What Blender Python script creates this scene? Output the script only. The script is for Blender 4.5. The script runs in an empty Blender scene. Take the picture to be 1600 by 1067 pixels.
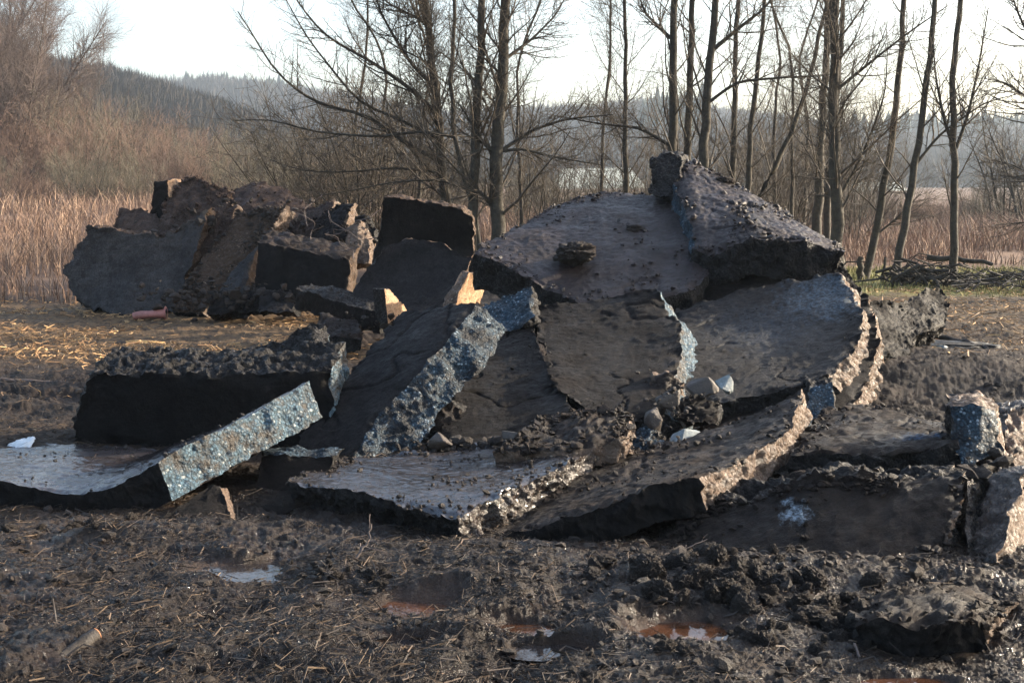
import bpy, bmesh, math, random
import numpy as np
from mathutils import Vector

random.seed(7)
rng = np.random.default_rng(7)
SC = bpy.context.scene
COL = SC.collection

# ------------------------------------------------------------------ camera, sky, sun, exposure
CAMZ = 1.6
FPX = 1931.0                       # focal length in photo pixels (1600 wide)
PITCH = math.atan(248.5 / FPX)
cam_d = bpy.data.cameras.new('camera')
cam_d.sensor_width = 36.0
cam_d.lens = 36.0 * FPX / 1600.0
cam_d.clip_start = 0.05
cam_d.clip_end = 9000
cam = bpy.data.objects.new('camera', cam_d)
COL.objects.link(cam)
cam.location = (0, 0, CAMZ)
cam.rotation_euler = (math.radians(90) - PITCH, 0, 0)
SC.camera = cam

SUN_AZ = math.radians(69)          # from the view direction (+Y) towards the right (+X)
SUN_EL = math.radians(18)
world = bpy.data.worlds.new('World')
SC.world = world
world.use_nodes = True
wn = world.node_tree
wn.nodes.clear()
sky = wn.nodes.new('ShaderNodeTexSky')
sky.sky_type = 'NISHITA'
sky.sun_disc = False
sky.sun_elevation = SUN_EL
sky.sun_rotation = SUN_AZ
sky.air_density = 1.0
sky.dust_density = 3.0
sky.ozone_density = 1.4
bg = wn.nodes.new('ShaderNodeBackground')
bg.inputs['Strength'].default_value = 0.15
wo = wn.nodes.new('ShaderNodeOutputWorld')
wn.links.new(sky.outputs[0], bg.inputs['Color'])
wn.links.new(bg.outputs[0], wo.inputs['Surface'])

sun_d = bpy.data.lights.new('sun', 'SUN')
sun_d.energy = 5.0
sun_d.angle = math.radians(0.6)
sun_d.color = (1.0, 0.86, 0.67)
sun = bpy.data.objects.new('sun', sun_d)
COL.objects.link(sun)
sdir = Vector((math.sin(SUN_AZ) * math.cos(SUN_EL), math.cos(SUN_AZ) * math.cos(SUN_EL), math.sin(SUN_EL)))
sun.rotation_euler = (-sdir).to_track_quat('-Z', 'Y').to_euler()
sun.location = (20, 10, 15)
SC.view_settings.view_transform = 'Standard'
SC.view_settings.look = 'None'
SC.view_settings.gamma = 1.0
SC.view_settings.exposure = 1.6
SC.view_settings.use_curve_mapping = False
SC.cycles.volume_bounces = 0
SC.cycles.max_bounces = 5
SC.cycles.transparent_max_bounces = 8

# ------------------------------------------------------------------ maths helpers
CP, SP = math.cos(PITCH), math.sin(PITCH)

def P(px, py, Y):
    """world point seen at photo pixel px, py at forward distance Y"""
    cx = (px - 800.0) / FPX
    cy = (533.5 - py) / FPX
    dx, dy, dz = cx, CP + cy * SP, -SP + cy * CP
    t = Y / dy
    return np.array([dx * t, Y, CAMZ + dz * t])

def G(px, py):
    """world point on flat ground seen at the pixel"""
    cx = (px - 800.0) / FPX
    cy = (533.5 - py) / FPX
    dx, dy, dz = cx, CP + cy * SP, -SP + cy * CP
    t = -CAMZ / dz
    return np.array([dx * t, dy * t, 0.0])

def h3(ix, iy, iz, s):
    with np.errstate(over='ignore'):
        h = (ix.astype(np.int64) * 374761393 + iy.astype(np.int64) * 668265263 + iz.astype(np.int64) * 2147483647 + s * 974711) & 0xFFFFFFFF
        h = ((h ^ (h >> 13)) * 1274126177) & 0xFFFFFFFF
        h = ((h ^ (h >> 16)) * 2246822519) & 0xFFFFFFFF
        h = h ^ (h >> 15)
    return (h & 0xFFFFFF) / float(0xFFFFFF)

def vnoise(p, s=0):
    i = np.floor(p)
    f = p - i
    i = i.astype(np.int64)
    u = f * f * f * (f * (f * 6 - 15) + 10)
    x, y, z = i[:, 0], i[:, 1], i[:, 2]
    a = 0
    for dx in (0, 1):
        wx = u[:, 0] if dx else 1 - u[:, 0]
        for dy in (0, 1):
            wy = u[:, 1] if dy else 1 - u[:, 1]
            for dz in (0, 1):
                wz = u[:, 2] if dz else 1 - u[:, 2]
                a = a + h3(x + dx, y + dy, z + dz, s) * wx * wy * wz
    return a * 2 - 1

ROT = np.array([[0.36, 0.48, -0.8], [-0.8, 0.6, 0.0], [0.48, 0.64, 0.6]])

def fbm(p, freq, octv=4, s=0, ridged=False, gain=0.5):
    q = p * freq
    a, amp, tot = 0, 1.0, 0
    for k in range(octv):
        n = vnoise(q, s + k * 17)
        if ridged:
            n = 1 - 2 * np.abs(n)
        a = a + n * amp
        tot += amp
        amp *= gain
        q = (q @ ROT.T) * 2.03 + 11.3
    return a / tot

def worley(p, freq, s=0):
    q = p * freq
    i = np.floor(q).astype(np.int64)
    best = np.full(len(q), 9.0)
    idv = np.zeros(len(q))
    for dx in (-1, 0, 1):
        for dy in (-1, 0, 1):
            for dz in (-1, 0, 1):
                c = i + np.array([dx, dy, dz])
                o = np.stack([h3(c[:, 0], c[:, 1], c[:, 2], s + 1), h3(c[:, 0], c[:, 1], c[:, 2], s + 2), h3(c[:, 0], c[:, 1], c[:, 2], s + 3)], 1)
                d = np.sum((c + o - q) ** 2, 1)
                m = d < best
                best = np.where(m, d, best)
                idv = np.where(m, h3(c[:, 0], c[:, 1], c[:, 2], s + 9), idv)
    return np.sqrt(best), idv

def sstep(a, b, x):
    t = np.clip((x - a) / (b - a), 0, 1)
    return t * t * (3 - 2 * t)

def resample(pts, n, smooth=2):
    pts = np.asarray(pts, float)
    d = np.r_[0, np.cumsum(np.linalg.norm(np.diff(pts, axis=0), axis=1))]
    t = np.linspace(0, d[-1], n)
    r = np.stack([np.interp(t, d, pts[:, k]) for k in range(3)], 1)
    if len(pts) > 2:
        for _ in range(max(1, smooth * n // 40)):
            r[1:-1] = 0.25 * r[:-2] + 0.5 * r[1:-1] + 0.25 * r[2:]
    return r

# ------------------------------------------------------------------ object helpers
def tag(o, label=None, cat=None, group=None, kind=None):
    if label: o['label'] = label
    if cat: o['category'] = cat
    if group: o['group'] = group
    if kind: o['kind'] = kind
    elif cat: o['kind'] = 'thing'
    return o

def mesh_np(name, verts, faces, mat=None, smooth=True, attrs=None):
    """faces: list of int arrays [M,3] or [M,4]"""
    me = bpy.data.meshes.new(name)
    verts = np.asarray(verts, np.float32)
    if isinstance(faces, np.ndarray):
        faces = [faces]
    faces = [f for f in faces if len(f)]
    loops = np.concatenate([f.ravel() for f in faces]).astype(np.int32)
    sizes = np.concatenate([np.full(len(f), f.shape[1]) for f in faces])
    starts = np.r_[0, np.cumsum(sizes)[:-1]].astype(np.int32)
    me.vertices.add(len(verts)); me.vertices.foreach_set('co', verts.ravel())
    me.loops.add(len(loops)); me.loops.foreach_set('vertex_index', loops)
    me.polygons.add(len(starts)); me.polygons.foreach_set('loop_start', starts)
    me.update(calc_edges=True)
    me.polygons.foreach_set('use_smooth', np.full(len(starts), smooth, dtype=bool))
    if attrs:
        for k, v in attrs.items():
            a = me.attributes.new(k, 'FLOAT', 'POINT')
            a.data.foreach_set('value', np.asarray(v, np.float32))
    if mat: me.materials.append(mat)
    me.validate(verbose=False)
    return me

def link(name, me, parent=None):
    o = bpy.data.objects.new(name, me)
    COL.objects.link(o)
    if parent: o.parent = parent
    return o

def empty(name, loc=(0, 0, 0)):
    o = bpy.data.objects.new(name, None)
    o.location = loc
    o.empty_display_size = 0.1
    COL.objects.link(o)
    return o

def copy_tree(o, parent=None):
    c = o.copy()
    COL.objects.link(c)
    c.parent = parent
    for ch in [x for x in o.children]:
        copy_tree(ch, c)
    return c

# ------------------------------------------------------------------ materials
class NT:
    def __init__(s, name):
        s.m = bpy.data.materials.new(name)
        s.m.use_nodes = True
        s.t = s.m.node_tree
        s.t.nodes.clear()
        s.out = s.n('ShaderNodeOutputMaterial')
        s.b = s.n('ShaderNodeBsdfPrincipled')
        s.t.links.new(s.b.outputs[0], s.out.inputs[0])
        s.tc = s.n('ShaderNodeTexCoord')
    def n(s, ty, **kw):
        x = s.t.nodes.new(ty)
        for k, v in kw.items(): setattr(x, k, v)
        return x
    def l(s, a, b): s.t.links.new(a, b)
    def noise(s, scale, detail=5, rough=0.6, vec=None, stretch=None):
        x = s.n('ShaderNodeTexNoise')
        x.inputs['Scale'].default_value = scale
        x.inputs['Detail'].default_value = detail
        x.inputs['Roughness'].default_value = rough
        v = vec or s.tc.outputs['Object']
        if stretch:
            mp = s.n('ShaderNodeMapping'); mp.inputs['Scale'].default_value = stretch
            s.l(v, mp.inputs[0]); v = mp.outputs[0]
        s.l(v, x.inputs['Vector'])
        return x.outputs['Fac']
    def vor(s, scale, feature='F1', out='Distance'):
        x = s.n('ShaderNodeTexVoronoi', feature=feature)
        x.inputs['Scale'].default_value = scale
        s.l(s.tc.outputs['Object'], x.inputs['Vector'])
        return x.outputs[out]
    def ramp(s, fac, stops):
        x = s.n('ShaderNodeValToRGB')
        e = x.color_ramp.elements
        while len(e) < len(stops): e.new(0.5)
        for i, (p, c) in enumerate(stops):
            e[i].position = p
            e[i].color = (c[0], c[1], c[2], 1) if isinstance(c, (tuple, list)) else (c, c, c, 1)
        s.l(fac, x.inputs[0])
        return x.outputs[0]
    def mix(s, fac, a, b, mode='MIX'):
        x = s.n('ShaderNodeMix', data_type='RGBA', blend_type=mode)
        if isinstance(fac, float): x.inputs[0].default_value = fac
        else: s.l(fac, x.inputs[0])
        for i, v in ((6, a), (7, b)):
            if isinstance(v, (tuple, list)): x.inputs[i].default_value = (v[0], v[1], v[2], 1)
            else: s.l(v, x.inputs[i])
        return x.outputs[2]
    def math(s, op, a, b=None):
        x = s.n('ShaderNodeMath', operation=op)
        for i, v in ((0, a), (1, b)):
            if v is None: continue
            if isinstance(v, (float, int)): x.inputs[i].default_value = v
            else: s.l(v, x.inputs[i])
        return x.outputs[0]
    def attr(s, name):
        x = s.n('ShaderNodeAttribute', attribute_name=name)
        return x.outputs['Fac']
    def bump(s, h, strength=0.5, dist=0.01, prev=None):
        x = s.n('ShaderNodeBump')
        x.inputs['Strength'].default_value = strength
        x.inputs['Distance'].default_value = dist
        s.l(h, x.inputs['Height'])
        if prev is not None: s.l(prev, x.inputs['Normal'])
        return x.outputs[0]
    def done(s, color, rough, normal=None, spec=0.5):
        if isinstance(color, (tuple, list)): s.b.inputs['Base Color'].default_value = (*color[:3], 1)
        else: s.l(color, s.b.inputs['Base Color'])
        if isinstance(rough, float): s.b.inputs['Roughness'].default_value = rough
        else: s.l(rough, s.b.inputs['Roughness'])
        if normal is not None: s.l(normal, s.b.inputs['Normal'])
        s.b.inputs['Specular IOR Level'].default_value = spec
        return s.m

def slab_face_mat(name, c0, c1, c2, wet=0.5, spec=0.5, rlo=0.3, rhi=0.75, smooth=1.0, spots=()):
    n = NT(name)
    a = n.noise(2.3, 7, 0.72)
    col = n.ramp(a, [(0.32, c0), (0.5, c1), (0.70, c2)])
    fine = n.noise(60, 5, 0.8)
    col = n.mix(0.75, col, n.ramp(fine, [(0.38, 0.25), (0.60, 1.3)]), 'MULTIPLY')
    sc = n.noise(7, 7, 0.8, stretch=(1, 4.5, 1.6))
    lite = tuple(min(1, x * 2.2 + .01) for x in c2)
    col = n.mix(n.ramp(sc, [(0.57, 0.0), (0.72, 0.5)]), col, lite)
    blot = n.noise(5, 8, 0.8)
    col = n.mix(n.ramp(blot, [(0.54, 0.0), (0.60, 0.8)]), col, c0)
    geo = n.n('ShaderNodeNewGeometry')
    for (p, rad, colr, amt) in spots:
        d = n.n('ShaderNodeVectorMath', operation='DISTANCE'); n.l(geo.outputs['Position'], d.inputs[0]); d.inputs[1].default_value = tuple(p)
        f = n.math('DIVIDE', d.outputs['Value'], rad)
        f = n.math('ADD', f, n.math('MULTIPLY', n.math('SUBTRACT', n.noise(13, 6, .8, stretch=(1.6, 1, .6)), .5), 2.6))
        f = n.math('MULTIPLY', n.ramp(f, [(0.45, 1.0), (0.95, 0.0)]), amt)
        f = n.math('MULTIPLY', f, n.ramp(n.noise(45, 4, .8), [(0.42, 0.1), (0.60, 1.0)]))
        col = n.mix(f, col, colr)
    r = n.ramp(n.noise(3.4, 6, 0.75), [(0.40, rlo), (0.60, rhi)])
    b1 = n.bump(n.noise(16, 8, 0.8), 0.8 * smooth, 0.03 * smooth)
    b2 = n.bump(n.noise(120, 4, 0.8), 0.8 * smooth, 0.008, b1)
    return n.done(col, r, b2, spec)

def fracture_mat(name, dark, mid, light, mud, mudamt=0.45, scale=55, rlo=0.25, rhi=0.7, spec=0.5):
    n = NT(name)
    vc = n.n('ShaderNodeTexVoronoi'); vc.inputs['Scale'].default_value = scale
    wob = n.noise(30, 2, 0.5)
    vadd = n.n('ShaderNodeVectorMath', operation='MULTIPLY_ADD')
    n.l(n.tc.outputs['Object'], vadd.inputs[0]); vadd.inputs[1].default_value = (1, 1, 1)
    mm = n.n('ShaderNodeCombineXYZ'); w2 = n.math('MULTIPLY', wob, 0.02)
    n.l(w2, mm.inputs[0]); n.l(w2, mm.inputs[1]); n.l(mm.outputs[0], vadd.inputs[2])
    n.l(vadd.outputs[0], vc.inputs['Vector'])
    sep = n.n('ShaderNodeSeparateColor'); n.l(vc.outputs['Color'], sep.inputs[0])
    col = n.ramp(sep.outputs[0], [(0.0, dark), (0.35, mid), (0.88, mid), (0.97, light)])
    col = n.mix(n.ramp(vc.outputs['Distance'], [(0.35, 0.0), (0.62, 0.8)]), col, dark)
    col = n.mix(0.5, col, n.ramp(n.noise(80, 4, .7), [(0.3, 0.35), (0.65, 1.0)]), 'MULTIPLY')
    big = n.noise(4.5, 6, 0.7)
    col = n.mix(n.ramp(big, [(0.62 - mudamt * 0.45, 0.0), (0.70 - mudamt * 0.3, 1.0)]), col, mud)
    r = n.ramp(sep.outputs[1], [(0.1, rlo), (0.9, rhi)])
    b1 = n.bump(vc.outputs['Distance'], 0.9, -0.012)
    b2 = n.bump(n.noise(60, 5, 0.75), 0.9, 0.02, b1)
    return n.done(col, r, b2, spec)

M = {}
M['face_dark'] = slab_face_mat('muddy_concrete_dark', (.005, .0036, .003), (.0115, .0085, .0075), (.025, .019, .0165), rlo=.5, rhi=.85, spec=.14)
M['face_shade'] = slab_face_mat('shade_black_concrete', (.004, .0036, .0036), (.0085, .0072, .007), (.020, .0165, .015), rlo=.6, rhi=.95, spec=.2)  # darkness of the shadowed slab fronts is put into this colour
M['face_grey'] = slab_face_mat('muddy_concrete_grey', (.010, .009, .009), (.026, .023, .023), (.045, .039, .037), rlo=.5, rhi=.85, spec=.16)
M['face_slate'] = slab_face_mat('dusty_grey_concrete', (.022, .020, .020), (.052, .048, .048), (.085, .077, .074), rlo=.6, rhi=.9, spec=.3)
M['face_brown'] = slab_face_mat('muddy_concrete_brown', (.009, .0055, .004), (.026, .0165, .012), (.054, .036, .027), rlo=.38, rhi=.85, spec=.22)
M['face_rust'] = slab_face_mat('rusty_earth_concrete', (.030, .018, .013), (.075, .046, .034), (.13, .085, .062), rlo=.5, rhi=.9, spec=.25)
M['face_top'] = slab_face_mat('purple_brown_concrete', (.012, .0075, .0065), (.030, .0195, .0175), (.054, .037, .034), rlo=.30, rhi=.6, spec=.32, smooth=.7)
M['face_wet'] = slab_face_mat('wet_muddy_concrete', (.012, .009, .009), (.034, .028, .028), (.075, .064, .064), rlo=.10, rhi=.34, spec=1.0, smooth=.2)
M['face_blue'] = slab_face_mat('blue_stained_concrete', (.0055, .0042, .004), (.014, .0105, .0095), (.030, .024, .022), rlo=.4, rhi=.7, spec=.2,
                               spots=[(P(1300, 470, 9.0), .45, (.12, .165, .21), .7), (P(1190, 520, 8.7), .5, (.09, .11, .14), .4)])
M['face_splash'] = slab_face_mat('muddy_concrete_splashed', (.008, .0055, .0045), (.022, .015, .012), (.045, .032, .026), rlo=.4, rhi=.85, spec=.2,
                                 spots=[(P(1243, 803, 5.38), .075, (.42, .50, .58), .9), (P(1226, 778, 5.46), .05, (.42, .50, .58), .8)])
M['face_bluespot'] = slab_face_mat('muddy_concrete_blue_stain', (.008, .0055, .0045), (.022, .015, .012), (.045, .032, .026), rlo=.4, rhi=.85, spec=.2,
                                 spots=[(P(1440, 700, 6.3), .16, (.07, .12, .20), .9)])
M['frac_blue'] = fracture_mat('skylit_blue_aggregate', (.016, .030, .044), (.050, .095, .135), (.42, .52, .60), (.012, .014, .018), 0.36, 70, .4, .75, .3)  # blue skylight on breaks turned from the sun is painted into the colour
M['frac_pale'] = fracture_mat('skylit_pale_aggregate', (.03, .06, .08), (.12, .215, .29), (.55, .60, .60), (.07, .058, .047), 0.35, 64, .35, .7, .35)  # pale concrete with bluish skylight mixed into its colour
M['frac_brown'] = fracture_mat('sunlit_brown_fracture', (.07, .045, .030), (.27, .18, .125), (.50, .39, .30), (.14, .09, .06), 0.5, 50, .4, .9)  # mud brown, with the warm sunlight of the lit breaks painted in
M['frac_dark'] = fracture_mat('dark_muddy_fracture', (.010, .009, .009), (.035, .030, .029), (.10, .09, .09), (.014, .012, .011), 0.5, 55, .4, .8, .25)
M['frac_earth'] = fracture_mat('earthy_fracture', (.03, .018, .011), (.13, .078, .050), (.40, .28, .19), (.075, .045, .028), 0.5, 40, .5, .9, .3)
M['frac_glint'] = fracture_mat('wet_brown_fracture', (.02, .014, .011), (.085, .058, .042), (.32, .26, .20), (.045, .03, .023), 0.5, 60, .12, .4, .8)
M['lit_wood'] = slab_face_mat('sunlit_tan_face', (.34, .19, .10), (.55, .34, .20), (.68, .45, .28), 0.2, rlo=.6, rhi=.9)  # light brown breaks, the orange of direct sun included in the colour

def mud_mat():
    n = NT('churned_mud')
    a = n.noise(1.1, 7, 0.7)
    mud = n.ramp(a, [(0.3, (.008, .0048, .003)), (0.5, (.028, .0168, .0105)), (0.72, (.058, .035, .022))])
    mud = n.mix(0.6, mud, n.ramp(n.noise(38, 5, .75), [(0.3, 0.2), (0.62, 1.0)]), 'MULTIPLY')
    fib = n.noise(26, 4, 0.8, stretch=(0.35, 2.2, 1))
    straw = n.mix(fib, (.06, .038, .022), (.36, .22, .10))
    s = n.attr('straw')
    f = n.math('MULTIPLY', s, n.ramp(n.noise(7, 6, .8), [(0.38, 0.0), (0.6, 1.0)]))
    col = n.mix(f, mud, straw)
    gr = n.attr('green')
    col = n.mix(n.math('MULTIPLY', gr, n.ramp(n.noise(3, 5, .7), [(0.35, 0.0), (0.55, 1.0)])), col, (.20, .19, .05))
    dr = n.attr('dry')
    fieldc = n.ramp(n.noise(0.5, 6, .7), [(0.3, (.11, .062, .04)), (0.7, (.22, .135, .085))])
    col = n.mix(dr, col, fieldc)
    sl = n.attr('silt')
    col = n.mix(n.math('MULTIPLY', sl, .7), col, (.060, .030, .018))
    w = n.attr('wet')
    rr = n.ramp(n.noise(6, 6, .7), [(0.44, 0.10), (0.58, 0.7)])
    r = n.mix(w, (0.85, .85, .85), rr)
    b1 = n.bump(n.noise(30, 6, 0.75), 0.9, 0.03)
    b2 = n.bump(n.noise(110, 4, 0.8), 0.7, 0.008, b1)
    return n.done(col, r, b2, 0.34)
M['mud'] = mud_mat()

def simple(name, c0, c1, scale=8, rlo=.5, rhi=.8, bump=.6, bs=40, bd=.01, spec=.5, at=None, c2=None):
    n = NT(name)
    fac = n.attr(at) if at else n.noise(scale, 5, .7)
    stops = [(0.25, c0), (0.75, c1)] if c2 is None else [(0.0, c0), (0.5, c1), (1.0, c2)]
    col = n.ramp(fac, stops)
    r = n.ramp(n.noise(scale * .8, 4, .6), [(0.35, rlo), (0.65, rhi)])
    b = n.bump(n.noise(bs, 5, .75), bump, bd)
    return n.done(col, r, b, spec)
M['clod'] = simple('mud_clod', (.011, .0072, .005), (.052, .034, .024), 9, .55, .95, 1.0, 60, .03)
M['clod_dark'] = simple('black_mud_clod', (.012, .010, .010), (.040, .033, .030), 12, .5, .9, 1.0, 60, .02)
M['straw'] = simple('straw', (.09, .055, .03), (.34, .19, .085), at='rnd', c2=(.66, .42, .20), bs=200, bump=.2)
M['debris'] = simple('root_debris', (.010, .006, .004), (.032, .020, .013), at='rnd', c2=(.15, .10, .062), bs=200, bump=.2)
M['grass'] = simple('dead_grass', (.10, .058, .038), (.24, .148, .10), at='rnd', c2=(.46, .32, .22), bs=200, bump=.1, rlo=.7, rhi=.9)
M['greengrass'] = simple('short_green_grass', (.10, .09, .03), (.20, .19, .05), at='rnd', c2=(.50, .42, .18), bs=200, bump=.1, rlo=.7, rhi=.9)
M['bark'] = simple('alder_bark', (.018, .014, .009), (.072, .057, .036), 14, .7, .95, .9, 30, .02)
M['bark_dark'] = simple('dark_bark', (.018, .014, .010), (.055, .044, .032), 14, .7, .95, .9, 30, .02)
M['twig'] = simple('twigs', (.032, .023, .015), (.105, .078, .050), 2.5, .6, .9, .3, 60, .01)
M['twig_red'] = simple('reddish_twigs', (.11, .066, .046), (.25, .16, .115), 1.5, .7, .9, .2, 60, .01)
M['twig_olive'] = simple('olive_twigs', (.08, .068, .045), (.19, .165, .115), 1.5, .7, .9, .2, 60, .01)
M['twig_pale'] = simple('pale_twigs', (.075, .056, .048), (.16, .12, .105), 1.5, .7, .9, .2, 60, .01)
M['hill'] = simple('wooded_hillside', (.035, .034, .028), (.085, .072, .056), .02, .9, 1.0, .4, .3, .4)
M['wood_far'] = simple('bare_wood', (.030, .028, .024), (.085, .070, .056), .05, .9, 1.0, .4, .3, .4)
M['conifer'] = simple('dark_conifers', (.014, .028, .018), (.035, .055, .034), .05, .9, 1.0, .4, .3, .4)
M['palefield'] = simple('pale_field', (.22, .24, .18), (.42, .44, .40), .2, .9, 1.0, .4, .3, .4)
M['rust_water'] = None
M['paper'] = simple('white_scrap', (.62, .64, .66), (.8, .82, .84), 20, .5, .7, .3)
M['pink'] = simple('pink_plastic', (.16, .07, .05), (.55, .22, .19), 9, .4, .6, .4)
M['orange_chip'] = simple('split_wood', (.45, .22, .06), (.75, .45, .17), 15, .6, .8, .4)
M['limb_wood'] = simple('weathered_log', (.018, .014, .011), (.06, .047, .037), 20, .6, .9, .8)
M['endgrain'] = simple('cut_wood_end', (.40, .16, .07), (.60, .28, .13), 30, .6, .8, .4)
M['stone_white'] = simple('pale_stone', (.05, .055, .055), (.34, .39, .40), 14, .4, .7, .8, 50)
M['stone_grey'] = simple('muddy_stone', (.025, .018, .014), (.10, .078, .062), 10, .4, .8, .8, 50)
M['metal_wet'] = simple('blackened_wet_sheet', (.005, .005, .005), (.022, .021, .022), 6, .35, .8, .6, 14, .02, .35)

n = NT('muddy_water')
col = n.ramp(n.noise(5, 6, .7), [(0.35, (.030, .015, .009)), (0.65, (.10, .045, .025))])
M['rust_water'] = n.done(col, 0.06, n.bump(n.noise(14, 2, .5), .15, .01), .6)
n = NT('grey_water')
col = n.ramp(n.noise(5, 3, .6), [(0.35, (.02, .016, .015)), (0.65, (.05, .042, .04))])
M['grey_water'] = n.done(col, 0.08, n.bump(n.noise(18, 3, .5), .25, .01), .6)

# ------------------------------------------------------------------ ground
PUD = [   # centre pixel, half sizes px (x, y), material, z
    (655, 940, 75, 22, 'rust_water'), (790, 978, 80, 13, 'rust_water'), (1075, 985, 85, 25, 'rust_water'),
    (1420, 1062, 70, 14, 'rust_water'), (370, 885, 75, 14, 'grey_water'), (640, 1000, 60, 12, 'grey_water'),
    (870, 1010, 70, 10, 'grey_water')]
PUDW = []
for (px, py, sx, sy, m) in PUD:
    c = G(px, py); ax = G(px + sx, py)[0] - c[0]; ay = (G(px, py - sy)[1] - G(px, py + sy)[1]) / 2
    PUDW.append((c[0], c[1], ax, ay, m))
WATER_Z = -0.017

def pud_mask(x, y):
    m = np.zeros_like(x)
    wobn = .55 * fbm(np.stack([x, y, x * 0], 1), 4.5, 3, 90)
    for (cx, cy, ax, ay, _) in PUDW:
        d = np.sqrt(((x - cx) / ax) ** 2 + ((y - cy) / ay) ** 2) + wobn
        m = np.maximum(m, 1 - sstep(0.55, 1.35, d))
    return m

def bump2(x, y, cx, cy, rx, ry, h):
    return h * np.exp(-(((x - cx) / rx) ** 2 + ((y - cy) / ry) ** 2))

def ground_base(x, y):
    z = np.zeros_like(x)
    z += bump2(x, y, 3.75, 9.2, 1.5, 1.3, 0.30)          # mud mound behind the right slabs
    z += bump2(x, y, 1.55, 10.0, 1.1, 0.8, 0.45)         # rubble heart of the front pile
    z += bump2(x, y, 1.25, 8.3, 0.9, 0.7, 0.12)
    z += bump2(x, y, -2.9, 16.1, 1.1, 0.9, 0.45)
    z += bump2(x, y, 1.15, 4.95, 0.75, 0.22, 0.05)       # clod bank in front of the lower right slab
    z -= bump2(x, y, 1.45, 4.3, .45, .35, 0.05)
    z -= bump2(x, y, 0.3, 5.7, 1.3, 0.45, 0.07) + bump2(x, y, -2.0, 6.0, 1.0, 0.3, 0.04)
    z += bump2(x, y, -1.0, 4.15, 0.55, 0.22, 0.05)
    z += bump2(x, y, -1.75, 5.45, 0.30, 0.12, 0.06)
    z += bump2(x, y, -0.30, 4.75, 0.25, 0.12, 0.05)
    z += 1.5 * sstep(26, 75, y) * sstep(2, -14, x)       # the field climbs to the left
    z -= 0.3 * sstep(24, 60, y) * sstep(-2, 12, x)
    return z

def ground_detail(x, y, z0):
    p = np.stack([x, y, np.zeros_like(x)], 1)
    r = np.hypot(x, y)
    near = 1 - sstep(14, 26, r)
    pm = pud_mask(x, y)
    cl = sstep(-0.2, 0.4, fbm(p, 0.9, 3, 5))
    d = 0.040 * fbm(p, 1.3, 3, 1) + .022 * fbm(p * [.8, 1.8, 1], 2.6, 3, 6, ridged=True)
    d += (0.010 + .014 * cl) * fbm(p, 6.0, 4, 2, ridged=True, gain=.6)
    d += (0.012 + .010 * cl) * fbm(p * [.7, 1.3, 1], 22.0, 4, 3, ridged=True, gain=.65)
    d += 0.008 * fbm(p * [.6, 1.4, 1], 75.0, 3, 4, ridged=True)
    d = d * (1 - 0.8 * pm) - 0.036 * pm
    for rx, rw in ((-1.15, .16), (.15, .13)):
        xr = rx + .25 * (y - 4.5) + .06 * np.sin(y * 3)
        d = d - near * .03 * np.exp(-((x - xr) / rw) ** 2) * (1 - sstep(5.0, 5.6, y)) + near * .018 * np.exp(-((np.abs(x - xr) - rw * 1.7) / .07) ** 2) * (1 - sstep(5.0, 5.6, y))
    # tyre ruts at the left
    rut = np.sin((x * 0.25 + y) * 9.0) * 0.03 * np.exp(-((x + 3.6) / 1.0) ** 2 - ((y - 9.0) / 1.2) ** 2)
    return d * near + rut

def ground_z(x, y):
    x = np.atleast_1d(np.asarray(x, float)); y = np.atleast_1d(np.asarray(y, float))
    z = ground_base(x, y)
    return z + ground_detail(x, y, z)

rows = [0.6, 1.2, 1.8, 2.4, 2.8]
r = 3.2
while r < 8.5: rows.append(r); r *= 1.0032
while r < 26: rows.append(r); r *= 1.0065
while r < 1450: rows.append(r); r *= 1.09
rows = np.array(rows)
an = np.radians(np.r_[np.arange(-180, -30, 6.0), np.arange(-30, 30, 0.095), np.arange(30, 180.1, 6.0)])
A, R = np.meshgrid(an, rows)
gx = (np.sin(A) * R).ravel(); gy = (np.cos(A) * R).ravel()
gz = ground_z(gx, gy)
nr, na = R.shape
idx = np.arange(nr * na).reshape(nr, na)
q = np.stack([idx[:-1, :-1], idx[:-1, 1:], idx[1:, 1:], idx[1:, :-1]], -1).reshape(-1, 4)[:, ::-1]
pp = np.stack([gx, gy, gz * 0], 1)
rr_ = np.hypot(gx, gy)
nz = fbm(pp, 0.35, 3, 40)
# attributes: where straw litter lies, where green grass grows, where the dry field starts
def straw_mask(x, y):
    m = sstep(-1.2, -2.6, x) * sstep(10.2, 11.8, y) * (1 - sstep(15.5, 18, y))
    m = np.maximum(m, 0.5 * sstep(3.5, 6, x) * sstep(10.5, 12, y) * (1 - sstep(18, 22, y)))
    m = np.maximum(m, 0.25 * sstep(-1.4, -3, x) * (1 - sstep(7, 9, y)))
    return m
straw = straw_mask(gx, gy)
green = sstep(2.5, 4, gx) * sstep(17, 18, gy) * (1 - sstep(22, 24, gy)) * sstep(14, 11, gx)
dry = sstep(19, 23, rr_ + nz * 3) * (1 - green)
dry = np.maximum(dry, sstep(-2.5, -4.5, gx + nz) * sstep(16, 18, gy))
pmg = pud_mask(gx, gy)
wet = (1 - dry) * (1 - sstep(5.5, 8.5, rr_) * 0.9)
ground = link('ground', mesh_np('ground', np.stack([gx, gy, gz], 1), q, M['mud'], True,
              {'straw': straw, 'green': green, 'dry': dry, 'wet': np.clip(wet + pmg, 0, 1), 'silt': pmg}))
tag(ground, kind='structure')

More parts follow.
